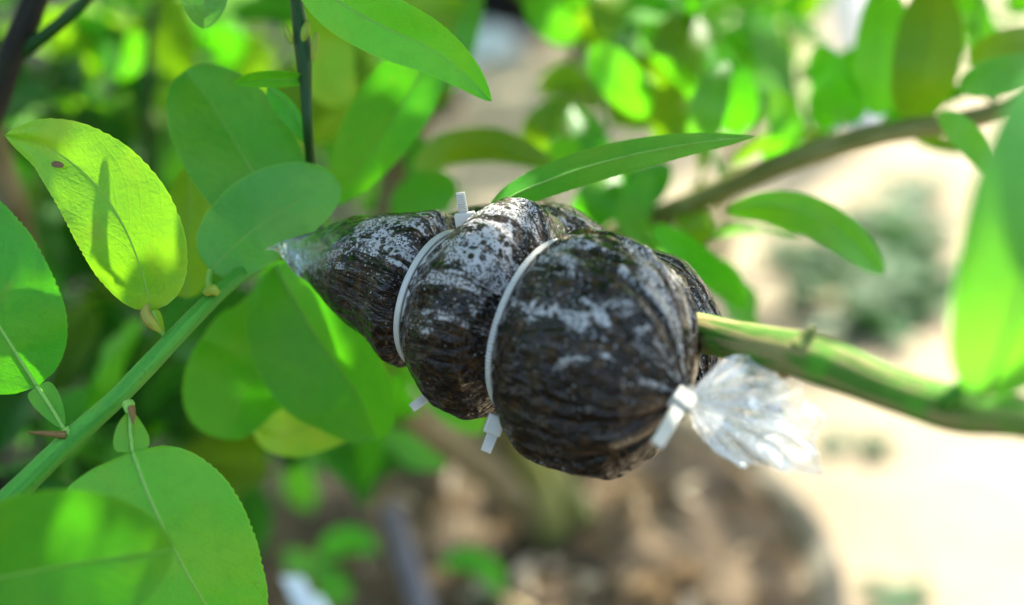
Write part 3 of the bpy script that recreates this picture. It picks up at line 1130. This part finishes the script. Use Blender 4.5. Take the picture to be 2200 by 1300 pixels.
# ------------------------------------------------------------------ cable ties
def rounded_box(c, ax, ay, az, sx, sy, sz, bev=0.25):
    """Box with chamfered edges; axes are unit vectors, sizes are half lengths."""
    import bmesh
    bm = bmesh.new()
    bmesh.ops.create_cube(bm, size=2.0)
    for v in bm.verts:
        v.co = Vector((v.co.x * sx, v.co.y * sy, v.co.z * sz))
    bmesh.ops.bevel(bm, geom=bm.edges[:], offset=min(sx, sy, sz) * bev, segments=2, affect='EDGES', profile=0.6)
    vs_ = [c + ax * v.co.x + ay * v.co.y + az * v.co.z for v in bm.verts]
    bm.verts.index_update()
    fs = [tuple(v.index for v in f.verts) for f in bm.faces]
    bm.free()
    return vs_, fs


def hull2(pts):
    pts = sorted(set((round(a, 7), round(b, 7)) for a, b in pts))

    def half(ps):
        h = []
        for p in ps:
            while len(h) >= 2 and (h[-1][0]-h[-2][0])*(p[1]-h[-2][1]) - (h[-1][1]-h[-2][1])*(p[0]-h[-2][0]) <= 0:
                h.pop()
            h.append(p)
        return h
    lo, hi = half(pts), half(pts[::-1])
    return lo[:-1] + hi[:-1]


def strap(tie, c, r, rear, hw, th, ridged, lift=0.0006):
    """Band round the pouch and the fold behind it, in the plane across the pouch axis."""
    pts = []
    for k in range(180):
        a = 2 * math.pi * k / 180
        pts.append((math.cos(a) * r, math.sin(a) * r))
    if rear:
        rc, rr = rear
        v = rc - c
        cx, cy = v.dot(E1), v.dot(E2)
        for k in range(120):
            a = 2 * math.pi * k / 120
            pts.append((cx + math.cos(a) * rr, cy + math.sin(a) * rr))
    h = hull2(pts)
    h.append(h[0])
    a = np.array(h)
    seg = np.linalg.norm(np.diff(a, axis=0), axis=1)
    cum = np.concatenate([[0], np.cumsum(seg)])
    n = 360
    ss = np.linspace(0, cum[-1], n, endpoint=False)
    xs, ys = np.interp(ss, cum, a[:, 0]), np.interp(ss, cum, a[:, 1])
    verts, faces = [], []
    for i in range(n):
        tx, ty = xs[(i+1) % n] - xs[i-1], ys[(i+1) % n] - ys[i-1]
        L = math.hypot(tx, ty)
        nx_, ny_ = ty / L, -tx / L
        rid = 0.00022 if (ridged and i % 2 == 0) else 0.0
        N = E1 * nx_ + E2 * ny_
        p = c + E1 * xs[i] + E2 * ys[i]
        for (u, w) in ((-hw, -th), (hw, -th), (hw, th * .6), (hw * .7, th + rid), (-hw * .7, th + rid), (-hw, th * .6)):
            verts.append(p + AX * u + N * (lift + w))
    for i in range(n):
        j = (i + 1) % n
        for k in range(6):
            k2 = (k + 1) % 6
            faces.append((i*6 + k, i*6 + k2, j*6 + k2, j*6 + k))
    o = link_mesh("strap", verts, faces, M['nylon'], tie, smooth=False)
    return o


def tail_strip(tie, p0, p1, face, hw, th, teeth):
    """Free end of a tie: a flat strip with saw teeth across one face."""
    T = (p1 - p0)
    L = T.length
    T.normalize()
    S = T.cross(face).normalized()
    N = S.cross(T)
    verts, faces = [], []
    n = 40
    for i in range(n + 1):
        t = i / n
        taper = 1.0 - 0.10 * t
        rid = (0.0003 if (i % 4) < 2 else 0.0) if teeth else 0
        bend = N * (0.0008 * math.sin(t * 2.2))
        p = p0 + T * (L * t) + bend
        for (u, w) in ((-hw, -th), (hw, -th), (hw, th), (hw * .6, th + rid), (-hw * .6, th + rid), (-hw, th)):
            verts.append(p + S * (u * taper) + N * w)
    for i in range(n):
        for k in range(6):
            k2 = (k + 1) % 6
            faces.append((i*6 + k, i*6 + k2, (i+1)*6 + k2, (i+1)*6 + k))
    faces.append((5, 4, 3, 2, 1, 0))
    faces.append(tuple(n*6 + k for k in range(6)))
    return link_mesh("tail", verts, faces, M['nylon'], tie, smooth=False)


def head(tie, c, ax, ay, az, sx, sy, sz):
    v, f = rounded_box(c, ax, ay, az, sx, sy, sz)
    h = link_mesh("head", v, f, M['nylon'], tie, smooth=False)
    return h


G_ = "natural nylon cable ties binding the bundle"
px41 = K * 0.41
rc1 = P(960, 558, .447)
t1 = thing("cable_tie", "white cable tie between cone and middle lobe, head and ribbed tail standing up on top", "cable tie", P(945, 643, .419), G_)
strap(t1, P(942, 643, .425), 147 * K * .425, (rc1, 80 * K * .447), 0.00095, 0.00045, False)
hc = P(1001, 476, .414)
upv = (P(990, 414, .413) - P(1000, 476, .414)).normalized()
sx_ = upv.cross(V_).normalized()
nv_ = sx_.cross(upv)
head(t1, hc, sx_, upv, nv_, 23 * px41, 20 * px41, 0.0024)
tail_strip(t1, P(997, 462, .413), P(989, 413, .412), V_, 10.5 * px41, 0.0006, True)

t2 = thing("cable_tie", "cable tie with its head and cut tail jutting out under the middle lobe", "cable tie", P(950, 700, .42), G_)
strap(t2, P(955, 648, .4243), 149 * K * .4243, (rc1, 80 * K * .447), 0.0012, 0.0005, False, lift=-0.0004)
d2 = (P(885, 876, .425) - P(935, 838, .424)).normalized()
s2 = d2.cross(V_).normalized()
head(t2, P(938, 836, .4255), s2, d2, s2.cross(d2), 24 * px41, 11 * px41, 0.0022)
tail_strip(t2, P(932, 842, .424), P(884, 877, .423), V_, 11 * px41, 0.0006, False)

t3 = thing("cable_tie", "ridged cable tie between middle and front lobe, head and stub hanging at the bottom", "cable tie", P(1155, 703, .408), G_)
strap(t3, P(1155, 703, .411), 187 * K * .411, (P(1270, 622, .440), 96 * K * .440), 0.0010, 0.0005, True)
d3 = (P(1043, 972, .405) - P(1064, 915, .405)).normalized()
s3 = d3.cross(V_).normalized()
head(t3, P(1063, 912, .403), s3, d3, s3.cross(d3), 19 * px41, 21 * px41, 0.0026)
tail_strip(t3, P(1061, 925, .402), P(1043, 971, .401), V_, 12 * px41, 0.0007, False)

t4 = thing("cable_tie", "thick white cable tie gathering the film mouth, tail lying on the front lobe", "cable tie", P(1470, 851, .387), G_)
ring, rrad = [], []
AXn = (P(1490, 868, .366) - P(1455, 842, .3735)).normalized()
ea = AXn.orthogonal().normalized()
eb = AXn.cross(ea)
for k in range(25):
    a = 2 * math.pi * k / 24
    ring.append(P(1471, 854, .3705) + (ea * math.cos(a) + eb * math.sin(a)) * (21 * K * .371))
tube("strap", ring, [0.0011] * 25, M['nylon'], t4, 8)
d4 = (P(1408, 958, .352) - P(1462, 862, .363)).normalized()
s4 = d4.cross(V_).normalized()
head(t4, P(1466, 862, .364), s4, d4, s4.cross(d4), 21 * px41, 19 * px41, 0.0024)
tail_strip(t4, P(1460, 872, .3622), P(1408, 958, .3525), V_, 13 * px41, 0.0007, False)

# ------------------------------------------------------------------ the potted lime tree behind
SOILZ = 0.32
PC = Vector((0.0, 0.865, 0.0))
pot = thing("plant_pot", "big round grey plastic pot heaped with brown soil below the bundle", "plant pot", PC)
prof = [(0.0, 0.0), (0.17, 0.0), (0.185, 0.02), (0.228, 0.285), (0.244, 0.29), (0.248, 0.30), (0.250, 0.318), (0.244, 0.326), (0.224, 0.326), (0.218, 0.318), (0.214, 0.26), (0.0, 0.25)]
pv, pf = [], []
ns = 72
for (r, z) in prof:
    for k in range(ns):
        a = 2 * math.pi * k / ns
        pv.append(PC + Vector((r * math.cos(a), r * math.sin(a), z)))
for i in range(len(prof) - 1):
    for k in range(ns):
        k2 = (k + 1) % ns
        pf.append((i*ns + k, i*ns + k2, (i+1)*ns + k2, (i+1)*ns + k))
link_mesh("pot_wall", pv, pf, M['pot'], pot)
sv_, sf_ = [], []
nr = 40
for i in range(nr + 1):
    r = 0.2225 * i / nr
    for k in range(ns):
        a = 2 * math.pi * k / ns
        x, y = r * math.cos(a), r * math.sin(a)
        edge = max(0.0, min(1, (0.226 - r) / 0.05))
        z = 0.321 + 0.022 * edge * (1 - 0.4 * r / 0.226) + 0.016 * noise.noise(Vector((x * 14, y * 14, 1))) * edge + 0.006 * noise.noise(Vector((x * 45, y * 45, 1)))
        z += 0.030 * max(0, (y * 0.8 - x * 0.3) / 0.226) * edge ** 0.3
        sv_.append(PC + Vector((x, y, z)))
for i in range(nr):
    for k in range(ns):
        k2 = (k + 1) % ns
        sf_.append((i*ns + k, i*ns + k2, (i+1)*ns + k2, (i+1)*ns + k))
link_mesh("soil", sv_, sf_, M['soil'], pot)
# litter on the soil
rnd = random.Random(4)


def litter(name, n, mat, smin, smax):
    v, f = [], []
    for _ in range(n):
        r = 0.215 * math.sqrt(rnd.random())
        a = rnd.uniform(0, 2 * math.pi)
        c = PC + Vector((r * math.cos(a), r * math.sin(a), 0.345 - 0.02 * r / 0.226 + rnd.uniform(-0.004, 0.01)))
        L = rnd.uniform(smin, smax)
        w = L * rnd.uniform(0.15, 0.4)
        d = Vector((rnd.uniform(-1, 1), rnd.uniform(-1, 1), rnd.uniform(-.35, .35))).normalized()
        s = d.cross(Vector((rnd.uniform(-.5, .5), rnd.uniform(-.5, .5), 1))).normalized()
        u = s.cross(d)
        b = len(v)
        for (t, q, h) in ((-1, 0, 0), (-.3, -1, .2), (-.3, 1, .25), (.4, -.8, .2), (.4, .8, .3), (1, 0, 0), (0, 0, -.1)):
            v.append(c + d * (t * L * .5) + s * (q * w * .5) + u * (h * w))
        f += [(b, b+1, b+6), (b, b+6, b+2), (b+1, b+3, b+6), (b+2, b+6, b+4), (b+3, b+5, b+6), (b+5, b+4, b+6)]
    o = link_mesh(name, v, f, mat, pot)
    o['kind'] = 'stuff'


litter("leaf_litter", 700, M['litter'], 0.012, 0.034)
litter("pale_litter", 160, M['litter_pale'], 0.012, 0.04)

pt = thing("lime_tree", "lime tree growing in the grey pot, forked brown trunk behind the bundle", "tree", hit(1200, 1150, 0.33))
b0 = hit(1190, 1160, 0.325)
db = depth_of(b0)
ptube("trunk", [(1205, 1190, db - .004, 52), (1170, 1130, db - 0.02, 46), (1100, 1055, db - .06, 42), (1000, 975, db - .12, 40), (905, 915, db - .17, 38),
                (850, 850, db - .22, 36), (825, 700, db - .27, 38), (828, 540, db - .30, 38), (850, 400, db - .32, 40), (890, 260, db - .335, 36), (935, 120, db - .35, 33), (968, 0, db - .36, 30),
                (1010, -200, db - .38, 26)], M['bark'], pt, 60, 14, 0.16, 2.0)
ptube("branch", [(1180, 1145, db - .02, 48), (1150, 1050, db - .05, 43), (1110, 950, db - .09, 40), (1090, 800, db - .16, 38), (1140, 640, db - .22, 38), (1260, 535, .66, 26), (1400, 474, .62, 26), (1540, 412, .585, 26),
                 (1700, 345, .565, 26), (1860, 295, .56, 25), (2050, 262, .56, 22), (2300, 205, .56, 20)],
      M['bark_olive'], pt, 60, 12, 0.14, 4.0)
ptube("branch", [(1250, 1120, db - .015, 30), (1215, 1050, db - .03, 27), (1130, 930, db - .07, 22), (1050, 860, db - .11, 20)], M['bark_olive'], pt, 20, 10, 0.14, 6.0)
ptube("branch", [(1240, 90, .80, 14), (1225, 200, .80, 15), (1200, 330, .78, 16), (1150, 480, .77, 18), (1130, 640, db - .22, 22)], M['bark_olive'], pt, 20, 10, 0.12, 7.0)
D = .62
PL = [  # mid points, left width, right width, material
    ([(885, 362, .60), (960, 322, .59), (1050, 312, .585), (1130, 330, .585), (1192, 352, .59)], 40, 38, 'olive', dict(tilt=.5)),
    ([(985, 420, .60), (940, 410, .60), (890, 430, .60), (850, 480, .60)], 50, 50, 'leaf', {}),
    ([(1240, 235, .64), (1190, 245, .63), (1150, 285, .63), (1165, 335, .64)], 36, 34, 'olive', {}),
    ([(1230, 230, .63), (1265, 280, .62), (1290, 330, .62), (1330, 390, .63)], 30, 34, 'leaf', dict(tilt=.4)),
    ([(1262, 110, .60), (1310, 150, .59), (1350, 195, .59), (1385, 255, .60)], 50, 48, 'fresh', dict(tilt=-.3)),
    ([(1235, 90, .66), (1200, 60, .65), (1165, 20, .65), (1150, -50, .66)], 40, 42, 'fresh', {}),
    ([(1245, 95, .68), (1275, 60, .67), (1310, 15, .67), (1330, -50, .68)], 48, 46, 'yellow', {}),
    ([(1400, 110, .70), (1415, 50, .70), (1440, -10, .70), (1460, -80, .71)], 45, 50, 'fresh', {}),
    ([(1490, 30, .64), (1460, 90, .63), (1440, 140, .63), (1425, 190, .64)], 62, 58, 'olive', {}),
    ([(1570, 290, .62), (1580, 220, .61), (1550, 150, .61), (1530, 90, .62)], 48, 52, 'leaf', {}),
    ([(1500, 330, .58), (1515, 260, .57), (1535, 190, .57), (1560, 130, .58)], 42, 40, 'pale', {}),
    ([(1400, 290, .66), (1440, 275, .65), (1480, 270, .65), (1540, 300, .66)], 34, 42, 'olive', {}),
    ([(1640, 350, .60), (1690, 300, .59), (1690, 250, .59), (1660, 190, .60)], 40, 34, 'fresh', {}),
    ([(1840, 265, .60), (1800, 210, .59), (1770, 150, .59), (1750, 100, .60)], 42, 48, 'leaf', dict(tilt=.4)),
    ([(1880, 250, .585), (1895, 160, .58), (1900, 70, .58), (1895, -40, .585)], 62, 60, 'fresh', dict(tilt=.2)),
    ([(1965, 265, .57), (1985, 170, .56), (2000, 80, .56), (2010, -50, .565)], 74, 70, 'olive', dict(tilt=-.2)),
    ([(2080, 135, .55), (2130, 105, .545), (2180, 85, .545), (2240, 70, .55)], 30, 40, 'olive', {}),
    ([(2060, 190, .53), (2110, 170, .525), (2170, 155, .525), (2260, 130, .53)], 38, 46, 'pale', {}),
    ([(2018, 240, .52), (2060, 275, .515), (2100, 320, .515), (2140, 380, .52)], 30, 32, 'pale', {}),
    ([(1960, 290, .61), (2000, 300, .605), (2050, 310, .605), (2110, 320, .61)], 14, 22, 'olive', {}),
    ([(2060, -60, .7), (2090, 20, .69), (2110, 80, .69), (2120, 140, .7)], 36, 40, 'fresh', {}),
    ([(1470, 440, .60), (1490, 470, .595), (1500, 500, .595), (1495, 530, .60)], 34, 42, 'olive', {}),
    ([(1300, 470, .62), (1340, 430, .61), (1390, 400, .61), (1440, 350, .62)], 50, 46, 'leaf', {}),
    ([(1250, 500, .60), (1270, 450, .59), (1290, 410, .59), (1320, 360, .60)], 44, 50, 'leaf', {}),
    ([(1400, 490, .56), (1470, 540, .55), (1530, 590, .55), (1600, 665, .56)], 36, 36, 'leaf', dict(tilt=-.5)),
    ([(1500, 560, .57), (1560, 590, .565), (1580, 620, .565), (1590, 660, .57)], 26, 26, 'fresh', {}),
    ([(1390, 520, .60), (1360, 470, .6), (1370, 420, .6), (1400, 370, .6)], 40, 40, 'fresh', {}),
    ([(960, 460, .64), (930, 400, .64), (905, 350, .64), (900, 290, .65)], 38, 34, 'leaf', {}),
    ([(880, 760, .66), (930, 800, .65), (980, 860, .65), (1040, 930, .66)], 50, 56, 'fresh', {}),
    ([(740, 230, .56), (700, 160, .56), (690, 80, .56), (720, -20, .57)], 60, 70, 'yellow', {}),
    ([(960, 200, .62), (985, 120, .62), (1005, 50, .62), (1030, -40, .63)], 26, 30, 'pale', {}),
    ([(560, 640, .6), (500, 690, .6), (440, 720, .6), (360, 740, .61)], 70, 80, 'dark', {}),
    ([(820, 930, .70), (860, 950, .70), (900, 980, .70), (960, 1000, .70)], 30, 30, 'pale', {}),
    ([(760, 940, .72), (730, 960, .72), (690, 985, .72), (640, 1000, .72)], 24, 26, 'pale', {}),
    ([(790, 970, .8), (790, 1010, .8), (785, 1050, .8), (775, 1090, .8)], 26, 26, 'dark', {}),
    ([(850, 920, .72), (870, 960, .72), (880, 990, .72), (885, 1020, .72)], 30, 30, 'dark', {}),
]
for mid, wl, wr, mt, kw in PL:
    leaf(pt, mid, wl, wr, mt, None, rib=False, seg=20, a=.5, b=.6, **kw)
for i, (pts, n, sz, keys) in enumerate([
    ([(1560, 400, .62), (1520, 300, .63), (1500, 180, .65), (1490, -40, .68)], 9, .05, ['leaf', 'fresh', 'olive']),
    ([(1420, 465, .62), (1480, 520, .60), (1560, 610, .58)], 4, .045, ['leaf', 'fresh']),
    ([(1330, 420, .72), (1300, 300, .72), (1270, 150, .73), (1250, -40, .75)], 9, .055, ['leaf', 'fresh', 'olive', 'yellow']),
    ([(1420, 300, .78), (1400, 200, .78), (1390, 80, .8), (1380, -60, .82)], 9, .055, ['fresh', 'leaf', 'yellow']),
    ([(1760, 330, .72), (1720, 240, .73), (1700, 120, .75), (1690, -60, .78)], 9, .05, ['fresh', 'leaf', 'olive']),
    ([(2140, 250, .62), (2110, 160, .62), (2100, 60, .63), (2130, -80, .64)], 8, .05, ['fresh', 'leaf']),
    ([(880, 300, .70), (800, 200, .68), (760, 60, .66), (740, -60, .66)], 9, .06, ['leaf', 'olive', 'yellow']),
]):
    leafy_twig(pt, pts, n, sz, keys, 300 + i)

# ------------------------------------------------------------------ bushy tree behind on the left
lt = thing("lime_tree", "dense leafy lime tree in the blurred shade behind the upright stem", "tree", Vector((-0.55, 1.25, 0)))
tb = Vector((-0.55, 1.25, -0.01))
tube("trunk", [tb, tb + Vector((.02, -.05, .25)), tb + Vector((.06, -.12, .5)), tb + Vector((.1, -.2, .8))], [.02, .017, .013, .009], M['bark_black'], lt, 10, .1)
ptube("branch", [(-160, 520, .52, 40), (-60, 330, .51, 34), (5, 170, .505, 30), (45, 70, .50, 27), (95, -40, .50, 24), (160, -200, .5, 22)], M['bark_black'], lt, 24, 12, .1, 3.)
ptube("branch", [(30, 125, .505, 18), (70, 95, .50, 16), (130, 50, .495, 14), (190, -5, .49, 12), (260, -90, .485, 10)], M['stem_dark'], lt, 16, 10, .05, 3.5)
ptube("branch", [(-40, 180, .62, 25), (-5, 330, .64, 28), (30, 430, .66, 26), (60, 560, .70, 24), (90, 800, .8, 24)], M['bark'], lt, 20, 10, .1, 5.)
ptube("branch", [(330, 480, .75, 14), (318, 320, .74, 13), (315, 180, .73, 12), (330, 0, .72, 10)], M['stem_dark'], lt, 20, 8, .05, 5.)
dim = ['leaf', 'dark', 'dark', 'olive', 'dark', 'dark']  # mostly the dark leaf copy: shade on these twigs is put into colour
lit = ['leaf', 'fresh', 'yellow', 'olive', 'dark', 'yellow']  # brighter, yellower copies add sun to these twigs by colour
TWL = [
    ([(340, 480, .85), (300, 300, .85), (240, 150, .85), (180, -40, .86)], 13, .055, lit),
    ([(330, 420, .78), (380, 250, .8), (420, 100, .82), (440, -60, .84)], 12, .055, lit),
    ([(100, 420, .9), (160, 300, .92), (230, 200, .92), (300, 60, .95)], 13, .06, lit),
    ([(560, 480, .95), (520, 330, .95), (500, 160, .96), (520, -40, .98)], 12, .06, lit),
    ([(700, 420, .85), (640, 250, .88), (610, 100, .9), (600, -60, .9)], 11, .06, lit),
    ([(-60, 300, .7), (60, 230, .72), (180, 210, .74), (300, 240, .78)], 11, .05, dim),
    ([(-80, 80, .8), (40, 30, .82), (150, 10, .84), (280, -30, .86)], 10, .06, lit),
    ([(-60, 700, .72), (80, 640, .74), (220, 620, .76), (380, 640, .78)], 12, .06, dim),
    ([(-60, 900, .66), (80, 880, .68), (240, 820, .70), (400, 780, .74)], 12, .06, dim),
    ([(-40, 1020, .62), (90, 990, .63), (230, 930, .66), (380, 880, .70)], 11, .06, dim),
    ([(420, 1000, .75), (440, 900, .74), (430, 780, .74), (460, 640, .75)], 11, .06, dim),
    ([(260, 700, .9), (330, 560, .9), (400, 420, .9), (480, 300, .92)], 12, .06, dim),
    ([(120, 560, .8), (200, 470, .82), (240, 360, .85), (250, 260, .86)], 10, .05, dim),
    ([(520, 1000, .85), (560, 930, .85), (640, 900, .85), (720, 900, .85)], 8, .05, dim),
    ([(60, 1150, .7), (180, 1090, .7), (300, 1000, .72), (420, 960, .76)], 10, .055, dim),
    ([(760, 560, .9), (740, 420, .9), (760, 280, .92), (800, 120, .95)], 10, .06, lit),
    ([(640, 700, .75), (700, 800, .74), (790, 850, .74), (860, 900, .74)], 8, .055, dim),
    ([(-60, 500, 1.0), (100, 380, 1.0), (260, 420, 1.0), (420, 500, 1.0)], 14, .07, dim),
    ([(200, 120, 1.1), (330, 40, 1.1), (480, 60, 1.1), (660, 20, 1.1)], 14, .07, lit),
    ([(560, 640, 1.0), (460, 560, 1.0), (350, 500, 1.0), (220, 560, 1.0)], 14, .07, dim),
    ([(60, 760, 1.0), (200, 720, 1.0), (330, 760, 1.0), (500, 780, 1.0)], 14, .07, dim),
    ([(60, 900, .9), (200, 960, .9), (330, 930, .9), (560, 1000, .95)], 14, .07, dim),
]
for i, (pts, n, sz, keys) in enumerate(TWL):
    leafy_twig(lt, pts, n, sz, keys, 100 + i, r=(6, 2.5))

# ------------------------------------------------------------------ sunlit bush at the top right
rt = thing("lime_tree", "far lime tree whose small sunlit leaves glow above the back branch", "tree", Vector((0.32, 2.0, 0)))
rb = Vector((0.32, 2.0, -0.01))
tube("trunk", [rb, rb + Vector((0, -.05, .2)), rb + Vector((.03, -.2, .4)), rb + Vector((.05, -.4, .62)), rb + Vector((.05, -.5, .85))], [.018, .015, .012, .009, .005], M['bark_olive'], rt, 10, .1)
for i, (pts, n, sz, keys) in enumerate([
    ([(1520, 240, 1.1), (1580, 140, 1.1), (1630, 40, 1.1), (1680, -80, 1.1)], 12, .06, ['fresh', 'yellow']),
    ([(1700, 230, 1.05), (1690, 120, 1.05), (1670, 30, 1.05), (1640, -80, 1.05)], 11, .055, ['fresh', 'yellow']),
    ([(1440, 200, 1.15), (1480, 100, 1.15), (1540, 30, 1.15), (1600, -60, 1.15)], 11, .06, ['fresh', 'leaf']),
    ([(2000, 160, 1.0), (2060, 80, 1.0), (2120, 30, 1.0), (2220, -30, 1.0)], 10, .06, ['fresh', 'leaf']),
    ([(1640, 300, 1.0), (1600, 220, 1.0), (1560, 120, 1.0), (1530, 20, 1.0)], 9, .055, ['fresh', 'leaf']),
]):
    leafy_twig(rt, pts, n, sz, keys, 200 + i, r=(6, 2.5))

# ------------------------------------------------------------------ things in the yard
pole = thing("pole", "white plastic pole leaning in the back between the lime leaves", "pole", hit(1845, 260, 0.0))
p0 = hit(1865, 260, 0.0)
p1 = P(1790, -180, depth_of(p0) - 0.25)
pn = (p1 - p0)
tube("pipe", [p0 - pn * 0.02, p0 + pn * .33, p0 + pn * .66, p1], [.042] * 4, M['pipe'], pole, 20)
tube("collar", [p0 - pn * 0.02, p0 + pn * .05], [.047] * 2, M['pipe'], pole, 20)


def yard_pot(px, py, r, h, label):
    c = hit(px, py, 0.0)
    t = thing("plant_pot", label, "plant pot", c, "black pots in the shade at the back")
    prof = [(0.0, 0.0), (r * .8, 0.0), (r * .97, h * .9), (r * 1.06, h * .9), (r * 1.06, h), (r * .97, h), (r * .94, h * .85), (0, h * .82)]
    v, f = [], []
    for (a_, z) in prof:
        for k in range(40):
            a = 2 * math.pi * k / 40
            v.append(c + Vector((a_ * math.cos(a), a_ * math.sin(a), z)))
    for i in range(len(prof) - 1):
        for k in range(40):
            k2 = (k + 1) % 40
            f.append((i*40 + k, i*40 + k2, (i+1)*40 + k2, (i+1)*40 + k))
    link_mesh("pot_wall", v, f, M['black_pot'], t)
    return t


yard_pot(1085, 62, .13, .20, "black pot on the pale ground at the top beside the long leaf")
yard_pot(1372, 118, .10, .24, "black pot half hidden by the fresh leaves at the top")
yard_pot(948, 232, .05, .07, "small black pot by the grey brown stem")


def rock(px, py, r, label, seed, mat='stone'):
    import bmesh
    bm = bmesh.new()
    bmesh.ops.create_icosphere(bm, subdivisions=3, radius=1.0)
    c = hit(px, py, 0.0)
    for v in bm.verts:
        f = 1 + .25 * noise.noise(v.co * 1.3 + Vector((seed, 0, 0))) + .08 * noise.noise(v.co * 4)
        v.co = Vector((v.co.x * r * f, v.co.y * r * f * .8, max(v.co.z, -.4) * r * .6 * f + r * .15))
    vs_ = [v.co + c for v in bm.verts]
    bm.verts.index_update()
    fs = [tuple(v.index for v in f.verts) for f in bm.faces]
    bm.free()
    o = link_mesh("rock", [v - c for v in vs_], fs, M[mat])
    o.location = c
    return tag(o, label, "rock", "grey stones on the ground")


rock(1045, 110, .075, "pale grey stone on the ground beyond the long leaf tip", 1)
rock(975, 175, .035, "small grey stone by the small black pot", 4)
rock(1925, 250, .05, "whitish stone glimpsed under the leaves at the top right", 6)


def weed(px, py, n, size, label, seed):
    c = hit(px, py, 0.0)
    t = thing("weed", label, "weed", c, "low weeds on the sandy ground")
    rr = random.Random(seed)
    for k in range(n):
        a = rr.uniform(0, 2 * math.pi)
        d = Vector((math.cos(a), math.sin(a), rr.uniform(.1, .7)))
        put_leaf(t, c + Vector((rr.uniform(-1, 1), rr.uniform(-1, 1), 0)) * size * .5 + Vector((0, 0, .006)), d, Vector((0, 0, 1)), size * rr.uniform(.6, 1.1), 'weed', rr)


for i, q in enumerate([
    (1905, 520, 24, 0.094, "weed tuft above the two larger weeds beside the big blurred leaf"),
    (1790, 590, 21, 0.075, "weed under the tip of the curved leaf"),
    (1870, 690, 30, 0.088, "widest dark weed just above the branch"),
    (1970, 640, 27, 0.088, "weed close beside the edge of the big blurred leaf"),
    (1690, 572, 12, 0.056, "small faint weed between bundle and curved leaf"),
    (1965, 430, 13, 0.069, "sparse weed below the back branch"),
    (1840, 975, 10, 0.050, "little weed below the branch on bright sand"),
    (1930, 1280, 9, 0.050, "little weed at the bottom of the bright sand"),
    (1705, 660, 9, 0.044, "tiny weed above the green part of the branch"),
]):
    weed(*q, seed=400 + i)

# things stuck in the pot
def pot_z(px, py, z=.335):
    h_ = hit(px, py, z)
    return depth_of(h_)


st = ptube("stick", [(935, 1390, pot_z(935, 1380) - .03, 27), (905, 1300, pot_z(905, 1300) - .03, 26), (872, 1200, pot_z(905, 1300) - .02, 24), (835, 1085, pot_z(905, 1300) - .01, 22)], M['stick'], None, 20, 12, .08)
tag(st, "grey stick standing in the pot soil", "stick")
st = ptube("straw", [(960, 1225, pot_z(960, 1225), 13), (1050, 1270, pot_z(1050, 1270) - .01, 14), (1150, 1330, pot_z(1150, 1330) - .01, 14)], M['straw'], None, 14, 8, .1)
tag(st, "pale dry stalk lying on the pot soil at the bottom", "stalk")
lb = thing("plant_label", "white plastic plant label beside the large bottom leaf", "plant label", P(690, 1310, .70))
lv, lf = rounded_box(P(680, 1345, .70), (P(710, 1410, .70) - P(640, 1270, .72)).normalized(), RIGHT, FWD, .030, .0055, .001)
link_mesh("label_blade", lv, lf, M['pipe'], lb, smooth=False)
lv, lf = rounded_box(P(740, 1420, .685), (P(760, 1460, .68) - P(690, 1330, .70)).normalized(), RIGHT, FWD, .04, .006, .0012)
link_mesh("label_spike", lv, lf, M['pipe'], lb, smooth=False)


def seedling(px, py, specs, label, seed):
    d0 = pot_z(px, py)
    t = thing("seedling", label, "seedling", P(px, py, d0), "seedlings in the pot soil")
    for (mid, wl, wr, mt) in specs:
        m3 = [(x, y, d0 - .05) for x, y in mid]
        ptube("stem", [(px, py, d0, 5), ((px + mid[0][0]) / 2, (py + mid[0][1]) / 2, d0 - .03, 5), (*m3[0], 4)], M['rib'], t, 8, 6)
        leaf(t, m3, wl, wr, mt, None, rib=False, seg=16)


seedling(690, 1290, [([(690, 1200), (720, 1170), (760, 1160), (812, 1185)], 30, 30, 'leaf'), ([(690, 1200), (670, 1215), (640, 1210), (610, 1180)], 26, 30, 'pale'),
                     ([(690, 1225), (700, 1240), (720, 1265), (745, 1300)], 34, 36, 'leaf')], "bright seedling between the label and the grey stick", 1)
seedling(660, 1110, [([(670, 1090), (650, 1060), (635, 1020), (625, 985)], 34, 36, 'fresh')], "single leaf seedling right of the large bottom leaf", 2)
seedling(1040, 1290, [([(1080, 1270), (1050, 1225), (1000, 1200), (945, 1220)], 26, 28, 'leaf')], "curled green seedling above the dry stalk", 3)

# ------------------------------------------------------------------ unseen leaf screen added behind the camera to darken reflections
hd = thing("leaf_screen", "unseen dark leaf screen added behind the camera to block low sky", "leaf_screen", Vector((0, -2.2, 0)))
hv, hf, hu = [], [], []
rnd = random.Random(77)
for _ in range(2600):
    p = Vector((rnd.uniform(-3.2, 3.0), -2.2 + rnd.uniform(-.35, .35), rnd.uniform(0.05, 2.1)))
    mt = np.array(leaf_matrix(p, Vector((rnd.uniform(-1, 1), rnd.uniform(-.3, 1), rnd.uniform(-1, .3))), Vector((rnd.uniform(-.5, .5), 1, rnd.uniform(0, 1))), rnd.uniform(.10, .17)))
    lv, lu, lf = rnd.choice(LOW)
    b = len(hv)
    hv.extend(map(tuple, lv @ mt[:3, :3].T + mt[:3, 3]))
    hu.extend(lu)
    hf.extend(tuple(b + i for i in f) for f in lf)
ho = link_mesh("foliage", hv, hf, M['dark'], hd, hu)
ho['kind'] = 'stuff'
for k in range(9):
    x = -3.0 + .72 * k
    tube("trunk", [Vector((x, -2.2, -.02)), Vector((x + .05, -2.25, .6)), Vector((x, -2.2, 1.7))], [.02, .015, .006], M['bark'], hd, 7)
